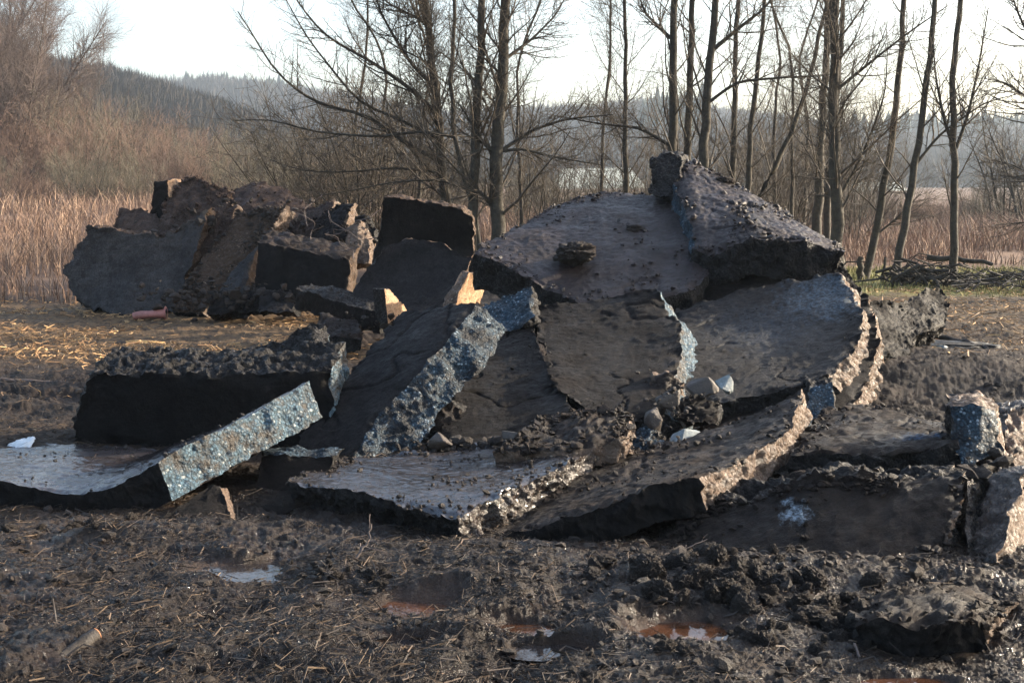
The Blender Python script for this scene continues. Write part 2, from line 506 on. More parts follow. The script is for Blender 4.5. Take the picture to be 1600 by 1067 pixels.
# puddles
for (cx, cy, ax, ay, m) in PUDW:
    k = 28
    th = np.linspace(0, 2 * np.pi, k, endpoint=False)
    rad = 1.45 + 0.12 * np.sin(3 * th + cx) + .08 * np.sin(5 * th)
    v = np.stack([np.cos(th) * ax * rad, np.sin(th) * ay * rad, np.zeros(k)], 1)
    v = np.vstack([v, [[0, 0, 0]]])
    f = np.array([[i, (i + 1) % k, k] for i in range(k)])
    o = link('puddle', mesh_np('puddle', v, f, M[m], False))
    o.location = (cx, cy, WATER_Z)
    tag(o, kind='structure')

# ------------------------------------------------------------------ far hills and pale field
def hill(name, pts, Y0, Y1, mat, amp, seed):
    """pts: skyline as photo pixels; the slope starts at Y0 on the plain and tops at Y1"""
    px = np.linspace(pts[0][0], pts[-1][0], 220)
    py = np.interp(px, [p[0] for p in pts], [p[1] for p in pts])
    top = np.array([P(a, b, Y1) for a, b in zip(px, py)])
    rows_ = 26
    V = []
    for j in range(rows_ + 6):
        t = j / (rows_ - 1)
        if t <= 1:
            s = t * t * (3 - 2 * t) * .6 + t * .4
            y = Y0 + (Y1 - Y0) * t
            x = top[:, 0] * (y / Y1)
            z = -2 + (top[:, 2] + 2) * s
        else:
            e = (t - 1) * 3
            y = Y1 * (1 + e * .4); x = top[:, 0] * (y / Y1); z = top[:, 2] * (1 - e * 0.9)
        V.append(np.stack([x, np.full_like(x, y), z], 1))
    V = np.array(V); V2 = V.reshape(-1, 3)
    V2[:, 2] += amp * fbm(V2, 3.0 / (Y1 * .05), 4, seed) * np.minimum(1, (V2[:, 1] - Y0) / (Y1 - Y0) * 3)
    nr, nc = V.shape[:2]
    I = np.arange(nr * nc).reshape(nr, nc)
    f = np.stack([I[:-1, :-1], I[:-1, 1:], I[1:, 1:], I[1:, :-1]], -1).reshape(-1, 4)
    o = link(name, mesh_np(name, V2, f, mat))
    tag(o, kind='structure')
    return V2.reshape(nr, nc, 3)

def wood(name, label, V, n, hlo, hhi, mat, wid, seed, conif=False):
    g = np.random.default_rng(seed)
    nr, nc = V.shape[:2]
    j = g.random(n) ** 0.7 * 25.9; i = g.random(n) * (nc - 1.01)
    j0 = j.astype(int); i0 = i.astype(int); fj = (j - j0)[:, None]; fi = (i - i0)[:, None]
    b = (V[j0, i0] * (1 - fj) + V[np.minimum(j0 + 1, nr - 1), i0] * fj) * (1 - fi) + (V[j0, i0 + 1] * (1 - fj) + V[np.minimum(j0 + 1, nr - 1), i0 + 1] * fj) * fi
    h = hlo + (hhi - hlo) * g.random(n)
    w = wid * (.6 + .8 * g.random(n))
    k = 7 if conif else 26
    # each tree: k narrow upright spikes or a cone of k sides
    if conif:
        th = np.linspace(0, 2 * np.pi, k, endpoint=False)
        ring = np.stack([np.cos(th), np.sin(th), np.full(k, 0.12)], 1)
        base = np.vstack([ring, ring * [.55, .55, 1] + [0, 0, .38], [[0, 0, 1.0]]])
        f = [[a, (a + 1) % k, k + (a + 1) % k] for a in range(k)] + [[a, k + (a + 1) % k, k + a] for a in range(k)] + [[k + a, k + (a + 1) % k, 2 * k] for a in range(k)]
        f = np.array(f)
        vv = base[None] * np.stack([w, w, h], 1)[:, None, :]
        vv *= (1 + .25 * g.standard_normal(vv.shape[:2] + (1,)) * np.array([1, 1, .15]))
        vv += b[:, None, :]
        ff = f[None] + (np.arange(n) * len(base))[:, None, None]
        me = mesh_np(name, vv.reshape(-1, 3), ff.reshape(-1, 3), mat, False)
    else:
        th = g.random((n, k)) * 6.283; lean = g.random((n, k)) ** .8
        dirx = np.cos(th) * lean; diry = np.sin(th) * lean
        tip = np.stack([dirx * w[:, None], diry * w[:, None], h[:, None] * (.55 + .45 * (1 - lean ** 2)) * (.75 + .3 * g.random((n, k)))], -1)
        st = np.stack([dirx * w[:, None] * .35, diry * w[:, None] * .35, h[:, None] * (.08 + .35 * g.random((n, k)))], -1)
        sw = (w * .055)[:, None]
        side = np.stack([-np.sin(th + 1.57 * g.random((n, k))) * sw, np.cos(th) * sw, np.zeros((n, k))], -1)
        vv = np.stack([st - side, st + side, tip], 2) + b[:, None, None, :]
        ff = np.arange(n * k * 3).reshape(-1, 3)
        me = mesh_np(name, vv.reshape(-1, 3), ff, mat, False)
    o = link(name, me)
    tag(o, label, 'woodland', kind='stuff')

Vh = hill('hill', [(-500, 60), (-100, 95), (0, 112), (90, 118), (200, 142), (300, 172), (420, 215), (560, 262), (700, 285)], 170, 330, M['hill'], 2.0, 3)
wood('bare_woodland', 'brown leafless wood covering the near hill on the left horizon', Vh, 8000, 3.5, 7, M['wood_far'], 4.6, 11)
Vf = hill('hill', [(-300, 160), (260, 152), (330, 146), (430, 156), (560, 178), (700, 200), (860, 196), (1000, 186), (1120, 196), (1300, 222), (1480, 222), (1600, 214), (2100, 205)], 420, 900, M['hill'], 5.0, 4)
wood('distant_woodland', 'blue hazy wood along the far ridge behind the tree row', Vf, 7000, 11, 17, M['wood_far'], 13, 12)
wood('conifer_wood', 'dark blue conifer tops on the far ridge at the right', Vf[14:26, 120:], 1500, 16, 24, M['conifer'], 5, 13, True) if False else None

def conifers(name, label, x0, x1, ya, yb, Y0, Y1, n, mat, seed):
    g = np.random.default_rng(seed)
    V = []; F = []
    k = 7
    th = np.linspace(0, 2 * np.pi, k, endpoint=False)
    for t in range(n):
        px = x0 + (x1 - x0) * g.random(); Y = Y0 + (Y1 - Y0) * g.random()
        b = P(px, ya + (yb - ya) * (px - x0) / (x1 - x0) + 14 + g.normal() * 3, Y)
        h = 15 + 9 * g.random(); w = 3.0 + 1.6 * g.random()
        o = len(V)
        for lv, (rz, rr) in enumerate(((.1, 1), (.4, .8), (.7, .45))):
            for a in th:
                q_ = w * rr * (.7 + .6 * g.random())
                V.append((b[0] + math.cos(a) * q_, b[1] + math.sin(a) * q_, b[2] + h * (rz + .05 * g.normal())))
        V.append((b[0], b[1], b[2] + h))
        for lv in range(2):
            for a in range(k):
                p0 = o + lv * k + a; p1 = o + lv * k + (a + 1) % k
                F += [[p0, p1, p1 + k], [p0, p1 + k, p0 + k]]
        for a in range(k): F.append([o + 2 * k + a, o + 2 * k + (a + 1) % k, o + 3 * k])
    ob = link(name, mesh_np(name, np.array(V), np.array(F), mat, False))
    tag(ob, label, 'woodland', kind='stuff')
conifers('conifer_wood', 'dark conifers jagged on the ridge at the right of the sky gap', 1330, 1700, 222, 214, 700, 880, 230, M['conifer'], 5)
conifers('conifer_wood', 'dark conifers on the hilltop behind the centre trunks', 1000, 1100, 196, 196, 600, 860, 90, M['conifer'], 6)
conifers('conifer_wood', 'small conifer tops on the far left ridge', 290, 470, 150, 160, 840, 900, 90, M['conifer'], 8)

def patch(name, quad, mat):
    v = np.array([P(*q_) for q_ in quad])
    o = link(name, mesh_np(name, v, np.array([[0, 1, 2, 3]]), mat, False))
    tag(o, kind='structure')
patch('field', [(860, 296, 230), (1010, 294, 230), (985, 262, 300), (880, 264, 300)], M['palefield'])
patch('field', [(1290, 300, 230), (1420, 298, 230), (1400, 285, 280), (1310, 286, 280)], M['palefield'])

# ------------------------------------------------------------------ tubes, branches, trees
def tubes(PL, RD, k):
    """PL [N,n,3], RD [N,n] -> verts, quads"""
    N, n, _ = PL.shape
    T = np.gradient(PL, axis=1)
    T /= np.linalg.norm(T, axis=2, keepdims=True) + 1e-9
    ref = np.where(np.abs(T[..., 2:3]) > .9, np.array([1., 0, 0]), np.array([0, 0, 1.]))
    U = np.cross(T, ref); U /= np.linalg.norm(U, axis=2, keepdims=True) + 1e-9
    W = np.cross(T, U)
    th = np.linspace(0, 2 * np.pi, k, endpoint=False)
    V = PL[:, :, None, :] + RD[:, :, None, None] * (np.cos(th)[None, None, :, None] * U[:, :, None, :] + np.sin(th)[None, None, :, None] * W[:, :, None, :])
    I = np.arange(N * n * k).reshape(N, n, k)
    J = np.roll(I, -1, axis=2)
    f = np.stack([I[:, :-1], J[:, :-1], J[:, 1:], I[:, 1:]], -1).reshape(-1, 4)
    return V.reshape(-1, 3), f

def join(parts):
    V, F, o = [], [], 0
    for v, f in parts:
        V.append(v); F.append(f + o); o += len(v)
    return np.vstack(V), np.vstack(F)

def sprout(g, PL, RD, nch, t0, t1, ang, L, n, up=0.15, wob=0.12, rfac=.5, rend=.25, taper=.5, minr=.0025, side=None):
    """children of each polyline"""
    N, m, _ = PL.shape
    t = t0 + (t1 - t0) * (np.arange(nch)[None, :] + g.random((N, nch))) / nch
    x = t * (m - 1); i = np.minimum(x.astype(int), m - 2); f = (x - i)[..., None]
    a = np.arange(N)[:, None]
    S = PL[a, i] * (1 - f) + PL[a, i + 1] * f
    r = RD[a, i] * (1 - f[..., 0]) + RD[a, i + 1] * f[..., 0]
    T = PL[a, i + 1] - PL[a, i]; T /= np.linalg.norm(T, axis=2, keepdims=True) + 1e-9
    rv = g.standard_normal((N, nch, 3))
    if side is not None: rv += np.array(side)
    rv -= np.sum(rv * T, 2, keepdims=True) * T
    rv /= np.linalg.norm(rv, axis=2, keepdims=True) + 1e-9
    al = np.radians(ang[0] + (ang[1] - ang[0]) * g.random((N, nch)))[..., None]
    D = T * np.cos(al) + rv * np.sin(al)
    Ls = (L[0] + (L[1] - L[0]) * g.random((N, nch))) * (1 - taper * t)
    D = D.reshape(-1, 3); S = S.reshape(-1, 3); Ls = Ls.reshape(-1); r = r.reshape(-1)
    out = [S]; cur = S.copy()
    for k in range(n - 1):
        D = D + wob * g.standard_normal(D.shape) + np.array([0, 0, up / (n - 1)])
        D /= np.linalg.norm(D, axis=1, keepdims=True)
        cur = cur + D * (Ls / (n - 1))[:, None]
        out.append(cur.copy())
    NP = np.stack(out, 1)
    r0 = np.maximum(np.minimum(r * rfac, Ls * .014 + .002), minr)
    NR = r0[:, None] * np.linspace(1, rend, n)[None, :]
    NR = np.maximum(NR, minr * .8)
    return NP, NR

def build_tree(name, label, path, w, limbs=(), seed=0, dens=1.0, mats=('bark', 'twig'), group=None, L1=(1.0, 2.4), cat='tree', topz=6.8, t0=.15, side=None, ang=(22, 58), up=.55):
    """path: pixel triples bottom to top; w = trunk width in photo px near the bottom; limbs: extra measured limbs"""
    g = np.random.default_rng(seed + 100)
    Y = path[0][2]
    pts = [P(*p) for p in path]
    base = pts[0].copy()
    gz0 = float(ground_base(base[:1], base[1:2])[0]) - .05
    if base[2] > gz0:
        d = pts[1] - pts[0]; s = (base[2] - gz0) / max(d[2], .1)
        s = min(s, 1.5)
        b0 = base - d * s * .7; b0[2] = gz0
        pts = [b0] + pts
    d = pts[-1] - pts[-2]; d /= np.linalg.norm(d)
    if topz > pts[-1][2]:
        d2 = d * .6 + np.array([0, 0, .4]); pts.append(pts[-1] + d2 / d2[2] * (topz - pts[-1][2]))
    n = 22
    tp = resample(pts, n, 1)
    tp[1:-1] += g.normal(0, .012, (n - 2, 3)) * [1, 1, 0]
    r0 = w / FPX * Y / 2
    zz = (tp[:, 2] - tp[0, 2]) / (tp[-1, 2] - tp[0, 2])
    tr = r0 * (1.1 - .72 * zz) ; tr[0] *= 1.25
    TP = tp[None]; TR = tr[None]
    root = empty(name, tuple(tp[0]))
    off = tp[0]
    vt, ft = tubes(TP, TR, 10)
    link('trunk', mesh_np('trunk', vt - off, ft, M[mats[0]]), root)
    lv1 = []
    for lb in limbs:
        lp = np.array([P(*q_) for q_ in lb[0]])
        lp[1:, 1] += np.cumsum(g.normal(0, .12, len(lp) - 1))
        LP = resample(lp, 14, 1)[None]
        LR = (lb[1] / FPX * Y / 2) * np.linspace(1, .25, 14)[None]
        v, f = tubes(LP, LR, 6)
        link('limb', mesh_np('limb', v - off, f, M[mats[0]]), root)
        lv1.append((LP, LR))
    parts = []
    a1 = sprout(g, TP, TR, int(34 * dens), t0, .97, ang, L1, 9, up=up, wob=.09, rfac=.27, side=side)
    parts.append(tubes(*a1, 4))
    srcs = [a1] + [ (l[0], l[1]) for l in lv1]
    for si, (p_, r_) in enumerate(srcs):
        nb = 11 if si == 0 else 26
        b_ = sprout(g, p_, r_, max(3, int(nb * (dens if si == 0 else 1))), .12, .98, (30, 65), (.4, 1.0) if si == 0 else (.5, 1.4), 6, up=.4, wob=.12, rfac=.55, minr=.0028)
        parts.append(tubes(*b_, 3))
        c_ = sprout(g, *b_, 9, .1, 1.0, (30, 65), (.16, .6), 3, up=.2, wob=.14, rfac=.6, minr=.0022)
        parts.append(tubes(*c_, 3))
    v, f = join(parts)
    link('crown', mesh_np('crown', v - off, f, M[mats[1]]), root)
    tag(root, label, cat, group)
    return root

TG = 'bare young trees in the row behind the slabs'
build_tree('bare_tree', 'leaning bare tree with long limbs arching far left, first trunk of the left clump', [(697, 312, 21), (686, 200, 21), (676, 100, 21), (664, 0, 21)], 17, limbs=[
    ([(684, 250, 21), (614, 214, 21), (588, 185, 21), (548, 174, 21), (490, 160, 21), (450, 134, 21), (418, 98, 21), (393, 51, 21), (371, 18, 21)], 8),
    ([(683, 181, 21), (650, 145, 21), (614, 120, 21), (577, 94, 21), (541, 76, 21), (505, 54, 21), (469, 11, 21), (450, -20, 21)], 8),
    ([(680, 138, 21), (643, 101, 21), (614, 54, 21), (596, 18, 21), (588, -20, 21)], 7),
    ([(680, 215, 21), (630, 190, 21), (560, 160, 21), (520, 110, 21), (480, 60, 21), (440, -10, 21)], 6),
    ([(690, 270, 21), (620, 262, 21), (540, 270, 21), (480, 268, 21), (430, 250, 21)], 5),
    ([(675, 40, 21), (643, 22, 21), (606, 4, 21), (570, -30, 21)], 6)], seed=1, dens=1.35, side=(-.5, 0, 0), group=TG)
build_tree('bare_tree', 'thin dark stem with a level branch reaching left, second trunk of the left clump', [(742, 335, 20), (727, 285, 20), (708, 214, 20), (704, 145, 20), (708, 47, 20), (713, 0, 20)], 9, limbs=[
    ([(708, 214, 20), (657, 203, 20), (596, 214, 20), (541, 210, 20), (480, 205, 20), (443, 192, 20), (414, 185, 20), (360, 187, 20)], 6),
    ([(735, 300, 20), (690, 280, 20), (610, 285, 20), (540, 300, 20), (470, 310, 20)], 4)], seed=2, dens=.5, group=TG)
build_tree('bare_tree', 'straight dark trunk rising right behind the standing black slab', [(738, 345, 19), (742, 210, 19), (750, 100, 19), (753, 0, 19)], 17, seed=3, dens=.5, group=TG)
build_tree('bare_tree', 'thickest trunk of the left clump, with a forked branch to the right', [(777, 360, 19), (775, 240, 19), (784, 120, 19), (789, 0, 19)], 23, limbs=[
    ([(777, 238, 19), (813, 232, 19), (867, 246, 19), (940, 258, 19)], 6),
    ([(780, 238, 19), (831, 203, 19), (885, 185, 19), (960, 178, 19)], 7),
    ([(782, 245, 19), (755, 225, 19), (735, 190, 19), (715, 160, 19)], 8),
    ([(786, 95, 19), (830, 60, 19), (870, 20, 19), (890, -20, 19)], 6),
    ([(775, 330, 19), (750, 300, 19), (735, 290, 19)], 8)], seed=4, dens=1.1, group=TG)
build_tree('bare_tree', 'thin upright stem between the clumps, left of the peak slab', [(978, 305, 24), (978, 150, 24), (976, 0, 24)], 9, seed=5, dens=.9, side=(-.2, 0, 0), group=TG)
build_tree('bare_tree', 'left trunk of the close pair directly above the peak slab', [(1050, 300, 22), (1052, 150, 22), (1053, 0, 22)], 17, limbs=[([(1050, 230, 22), (1000, 200, 22), (940, 195, 22), (860, 180, 22)], 6), ([(1048, 60, 22), (1010, 20, 22), (990, -30, 22)], 6)], seed=6, dens=.5, group=TG)
build_tree('bare_tree', 'right trunk of the close pair directly above the peak slab', [(1070, 300, 22.5), (1077, 150, 22.5), (1081, 0, 22.5)], 14, seed=7, dens=.5, group=TG)
build_tree('bare_tree', 'dark trunk with forks at mid height, behind the lit ridge of the peak slab', [(1096, 300, 21), (1104, 150, 21), (1118, 0, 21)], 17, limbs=[
    ([(1108, 160, 21), (1150, 128, 21), (1210, 122, 21), (1330, 112, 21)], 6),
    ([(1112, 80, 21), (1150, 48, 21), (1200, 10, 21), (1230, -30, 21)], 8)], seed=8, dens=.5, group=TG)
build_tree('bare_tree', 'slim bent trunk with crooked base, right of the peak slab', [(1140, 330, 24), (1147, 240, 24), (1148, 120, 24), (1153, 0, 24)], 11, seed=9, dens=.5, group=TG)
build_tree('bare_tree', 'slim straight trunk right of the crooked one, behind the long lit slab', [(1167, 330, 23), (1172, 220, 23), (1184, 100, 23), (1195, 0, 23)], 10, seed=10, dens=.5, group=TG)
build_tree('bare_tree', 'curved thin tree sweeping up to the right behind the long lit slab', [(1180, 320, 22), (1215, 255, 22), (1245, 190, 22), (1268, 110, 22), (1282, 50, 22), (1296, -10, 22)], 9, seed=11, dens=.5, group=TG)
build_tree('bare_tree', 'trunk just left of the thick right one, dark with dense branches', [(1275, 375, 24), (1282, 240, 24), (1290, 100, 24), (1295, 0, 24)], 15, seed=12, dens=.5, group=TG)
build_tree('bare_tree', 'thickest trunk of the right clump rising from the corner of the upper slab', [(1309, 405, 20), (1304, 250, 20), (1303, 120, 20), (1306, 0, 20)], 19, limbs=[
    ([(1310, 310, 20), (1350, 240, 20), (1380, 150, 20), (1390, 60, 20)], 5),
    ([(1308, 140, 20), (1370, 90, 20), (1420, 50, 20), (1480, 10, 20)], 6)], seed=13, dens=1.1, side=(.3, 0, 0), group=TG)
build_tree('bare_tree', 'slender trunk tucked between the two thick right trunks', [(1291, 385, 25), (1296, 250, 25), (1312, 100, 25), (1318, 0, 25)], 11, seed=14, dens=.5, group=TG)
build_tree('bare_tree', 'leaning thin tree left of the brush heap, from the sawn stakes upward', [(1349, 437, 20.5), (1372, 350, 20.5), (1392, 240, 20.5), (1405, 120, 20.5), (1413, 0, 20.5)], 12, limbs=[([(1372, 365, 20.5), (1400, 340, 20.5), (1440, 300, 20.5)], 4)], seed=15, dens=.45, group=TG, L1=(.7, 1.7))
build_tree('bare_tree', 'leaning thin tree directly beside the brush heap', [(1397, 453, 19.5), (1412, 360, 19.5), (1432, 240, 19.5), (1450, 120, 19.5), (1461, 0, 19.5)], 12, limbs=[([(1430, 258, 19.5), (1470, 210, 19.5), (1540, 160, 19.5), (1600, 145, 19.5)], 5)], seed=16, dens=.45, group=TG, L1=(.7, 1.7))
build_tree('bare_tree', 'upright sapling with two steep side shoots behind the brush heap', [(1489, 450, 19.5), (1490, 330, 19.5), (1492, 235, 19.5), (1489, 120, 19.5), (1498, 0, 19.5)], 12, limbs=[
    ([(1492, 236, 19.5), (1475, 190, 19.5), (1462, 120, 19.5), (1456, 60, 19.5)], 6),
    ([(1494, 232, 19.5), (1515, 180, 19.5), (1535, 100, 19.5), (1552, 10, 19.5)], 6)], seed=17, dens=.3, group=TG, L1=(.5, 1.3))
build_tree('bare_tree', 'bare tree beyond the right edge with crooked branches reaching into the frame', [(1680, 440, 17), (1670, 250, 17), (1650, 60, 17)], 22, limbs=[
    ([(1670, 220, 17), (1625, 165, 17), (1590, 130, 17), (1560, 122, 17)], 8),
    ([(1665, 300, 17), (1620, 290, 17), (1590, 260, 17), (1560, 250, 17)], 7),
    ([(1655, 100, 17), (1610, 60, 17), (1592, 20, 17), (1588, -20, 17)], 7),
    ([(1672, 340, 17), (1620, 345, 17), (1560, 352, 17)], 5)], seed=18, dens=.35, group=TG, L1=(.5, 1.2))

sg = np.random.default_rng(123)
for i, (px, Y) in enumerate([(815, 27), (940, 26), (1212, 27), (1238, 25), (1256, 30), (655, 25), (600, 27), (548, 28)]):
    build_tree('sapling', 'thin upright sapling in the screen of stems behind the slabs', [(px, 340, Y), (px + sg.normal() * 6, 200, Y), (px + sg.normal() * 16, 90, Y), (px + sg.normal() * 24, 0, Y)], 6,
               seed=300 + i, dens=.55, group='thin saplings behind the slabs', L1=(.6, 1.6), cat='sapling', ang=(18, 45))
# ---- thin trees further back, between the trunks
gg = np.random.default_rng(77)
def shrub_mesh(seed, h, spread, nst, mat, thick=.02, upr=.5, lean=(5, 45), nb=9, nc=6):
    g = np.random.default_rng(seed)
    base = np.array([[[0, 0, 0], [0, 0, .3]]])
    th = g.random(nst) * 6.283; ln = np.radians(lean[0] + (lean[1] - lean[0]) * g.random(nst))
    D = np.stack([np.cos(th) * np.sin(ln), np.sin(th) * np.sin(ln), np.cos(ln)], 1)
    S = np.stack([np.cos(th) * spread * .25 * g.random(nst), np.sin(th) * spread * .25 * g.random(nst), np.full(nst, -.1)], 1)
    Ls = h * (.55 + .5 * g.random(nst)); out = [S]; cur = S.copy(); n = 8
    for k in range(n - 1):
        D = D + .1 * g.standard_normal(D.shape) + [0, 0, .05]
        D /= np.linalg.norm(D, axis=1, keepdims=True)
        cur = cur + D * (Ls / (n - 1))[:, None]; out.append(cur.copy())
    PL = np.stack(out, 1); RD = thick * (.5 + .7 * g.random(nst))[:, None] * np.linspace(1, .2, n)[None]
    st = tubes(PL, RD, 5)
    b_ = sprout(g, PL, RD, nb, .15, .98, (25, 60), (h * .18, h * .42), 6, up=upr, wob=.12, rfac=.6, minr=.006)
    c_ = sprout(g, *b_, nc, .1, 1, (25, 60), (h * .06, h * .2), 4, up=.2, wob=.15, rfac=.7, minr=.005)
    cr = join([tubes(*b_, 3), tubes(*c_, 3)])
    return mesh_np('stem', *st, M[mat[0]]), mesh_np('crown', *cr, M[mat[1]])

def place_group(protos, name, label, cat, group, spots):
    made = {}
    ORD = ['leftmost', 'second', 'third', 'fourth', 'fifth', 'sixth', 'seventh', 'eighth', 'ninth', 'tenth', 'eleventh', 'twelfth']
    for (px, Y, k, s) in spots:
        x = (px - 800) / FPX * Y
        z = float(ground_base(np.array([x]), np.array([Y]))[0])
        if k not in made:
            root = empty(name)
            tag(root, label[k] if isinstance(label, dict) else label, cat, group)
            link('stem', protos[k][0], root); link('crown', protos[k][1], root)
            made[k] = root
        else:
            root = copy_tree(made[k])
        same = sorted(q_[0] for q_ in spots if q_[2] == k)
        if len(same) <= 12 and len(spots) < 40:
            o_ = same.index(px)
            base_l = label[k] if isinstance(label, dict) else label
            root['label'] = ('leftmost ' + base_l) if o_ == 0 else (base_l + ', ' + ORD[o_] + ' from left')
        root.location = (x, Y, z - .05); root.scale = (s, s, s * (.9 + .2 * gg.random()))
        root.rotation_euler = (0, 0, gg.random() * 6.28)

sh = {
    'r': shrub_mesh(1, 4.2, 2.5, 26, ('bark_dark', 'twig_red')),
    'r2': shrub_mesh(2, 3.6, 2.5, 30, ('bark_dark', 'twig_red'), lean=(5, 60)),
    'o': shrub_mesh(3, 4.0, 2.5, 26, ('bark', 'twig_olive')),
    'o2': shrub_mesh(4, 3.4, 2.8, 30, ('bark', 'twig_olive'), lean=(8, 60)),
}
def ring(px0, px1, n, Y0, Y1, ks, s0, s1):
    out = []
    for i in range(n):
        out.append((px0 + (px1 - px0) * (i + .8 * gg.random()) / n, Y0 + (Y1 - Y0) * gg.random(), ks[int(gg.random() * len(ks))], s0 + (s1 - s0) * gg.random()))
    return out
L_ = {'r': 'reddish brown leafless bush with upright twigs at the far edge of the field', 'r2': 'low spreading reddish brown leafless bush at the far edge of the field',
      'o': 'olive brown leafless bush with upright twigs at the far edge of the field', 'o2': 'low spreading olive brown leafless bush at the far edge of the field'}
place_group(sh, 'bare_bush', L_, 'bush', 'leafless bushes along the far edge of the field',
    ring(-60, 270, 16, 62, 80, ['r', 'r', 'o', 'r2'], .95, 1.5) + ring(250, 480, 11, 56, 74, ['o', 'o2', 'r'], .65, .95)
    + ring(-60, 440, 14, 48, 56, ['r2', 'o2'], .45, .75)
    + ring(450, 860, 13, 46, 62, ['o', 'o2', 'r2'], .5, .8) + ring(840, 1320, 16, 44, 62, ['o', 'o2', 'o'], .45, .75)
    + ring(1300, 1660, 10, 46, 58, ['r2', 'o2', 'o'], .4, .65))
tl = {'t': shrub_mesh(21, 11, 2, 3, ('bark', 'twig_pale'), thick=.09, lean=(1, 10), nb=60, nc=26),
      't2': shrub_mesh(22, 9, 2, 5, ('bark', 'twig'), thick=.07, lean=(1, 16), nb=20, nc=12),
      't3': shrub_mesh(23, 6.5, 3, 7, ('bark_dark', 'twig'), thick=.08, lean=(10, 50), nb=14, nc=10, upr=.2)}
TL = {'t': 'tall feathery bare tree in the far left thicket', 't2': 'slim bare tree rising above the bushes behind the field',
      't3': 'broad dark bare tree with low spreading boughs behind the field'}
place_group(tl, 'bare_tree', TL, 'tree', 'bare trees rising beyond the field',
    [(5, 78, 't', 1.2), (-30, 74, 't', 1.15), (45, 82, 't', 1.12), (75, 80, 't', 1.05), (105, 84, 't', 1.0), (25, 70, 't', 1.0), (-70, 70, 't', 1.2)]
    + [(140, 84, 't2', .75), (182, 82, 't2', .9), (232, 84, 't2', .75), (335, 90, 't2', .62), (120, 76, 't2', .7),
       (845, 62, 't2', .55), (1230, 48, 't2', .8), (1255, 44, 't2', .75), (1330, 50, 't2', .7), (1360, 55, 't2', .6), (1200, 50, 't2', .7), (1120, 52, 't2', .6)]
    + [(1565, 52, 't3', .75), (1610, 48, 't3', .8), (1520, 58, 't3', .6), (1640, 55, 't3', .8)])
# scrub just behind the left clump of trees and under the right row
sc_ = {'s': shrub_mesh(31, 4.2, 1.5, 18, ('bark', 'twig'), thick=.022, lean=(5, 50), nb=10, nc=6),
       's2': shrub_mesh(32, 3.6, 1.5, 10, ('bark', 'twig'), thick=.018, lean=(2, 30), nb=9, nc=6)}
place_group(sc_, 'alder_scrub', {'s': 'dense many stemmed scrub bush among the tree trunks', 's2': 'slim few stemmed scrub bush among the tree trunks'}, 'bush', 'scrub growing among the tree trunks',
    [(520, 27, 's', 1.05), (585, 25, 's', 1.1), (640, 26, 's', 1.0), (560, 31, 's', 1.2), (480, 30, 's', .8), (690, 30, 's2', 1.0), (820, 28, 's2', .8), (870, 32, 's', .8),
     (930, 28, 's2', .8), (1010, 30, 's', .8), (1130, 28, 's2', .9), (1190, 30, 's', .8), (1230, 29, 's2', 1.0), (1260, 33, 's', .9), (1330, 32, 's', .6), (1030, 34, 's2', 1.2), (1215, 26, 's2', .8)])

# ------------------------------------------------------------------ grass field
def ribbons(x, y, z, h, w, g, bend=.25, seg=2):
    N = len(x)
    th = g.random(N) * 6.283; ph = g.random(N) * 6.283
    bx, by = np.cos(ph) * bend * h * g.random(N), np.sin(ph) * bend * h * g.random(N)
    sx, sy = np.cos(th) * w / 2, np.sin(th) * w / 2
    V = []
    for k in range(seg + 1):
        t = k / seg; ww = 1 - .8 * t
        cx = x + bx * t * t; cy = y + by * t * t; cz = z + h * t * (1 - .15 * t)
        V += [np.stack([cx - sx * ww, cy - sy * ww, cz], 1), np.stack([cx + sx * ww, cy + sy * ww, cz], 1)]
    V = np.stack(V, 1)
    I = (np.arange(N) * 2 * (seg + 1))[:, None]
    f = [I + np.array([[2 * k, 2 * k + 1, 2 * k + 3, 2 * k + 2]]) for k in range(seg)]
    return V.reshape(-1, 3), np.vstack(f), 2 * (seg + 1)

g = np.random.default_rng(5)
N = 135000
r = 17 + (85 - 17) * g.random(N) ** 1.5
a = np.radians(-27 + 54 * g.random(N))
x = np.sin(a) * r; y = np.cos(a) * r
px_ = x / y * FPX + 800
pn = fbm(np.stack([x, y, x * 0], 1), .35, 4, 60)
keep = ((px_ < 330) & (y > 17.6 + pn * 4 + g.normal(0, .9, len(x)))) | ((px_ >= 330) & (y > 23.5 + pn * 4 + g.normal(0, 1.0, len(x))))
keep &= (pn > -.28) | (y > 45)
keep &= g.random(len(x)) < np.where(y < 24, .55, 1)
x, y, r, pn = x[keep], y[keep], r[keep], pn[keep]
h = (.30 + .50 * g.random(len(x))) * (1 + .5 * pn) * np.where(y < 30, .75, 1.0)
h *= np.where(g.random(len(x)) < .12, 1.35, 1.0) * (.75 + .35 * sstep(-.3, .4, fbm(np.stack([x, y, x * 0], 1), 1.1, 3, 62)))
v, f, c = ribbons(x, y, ground_base(x, y) - .02, h, .006 + .0005 * r, g, .7, 3)
rnd = np.repeat(np.clip(.45 + .5 * pn + .28 * g.standard_normal(len(x)), 0, 1), c)
o = link('dead_grass', mesh_np('dead_grass', v, f, M['grass'], False, {'rnd': rnd}))
tag(o, 'tall reddish brown dead grass filling the field behind the slabs', 'grass', kind='stuff')
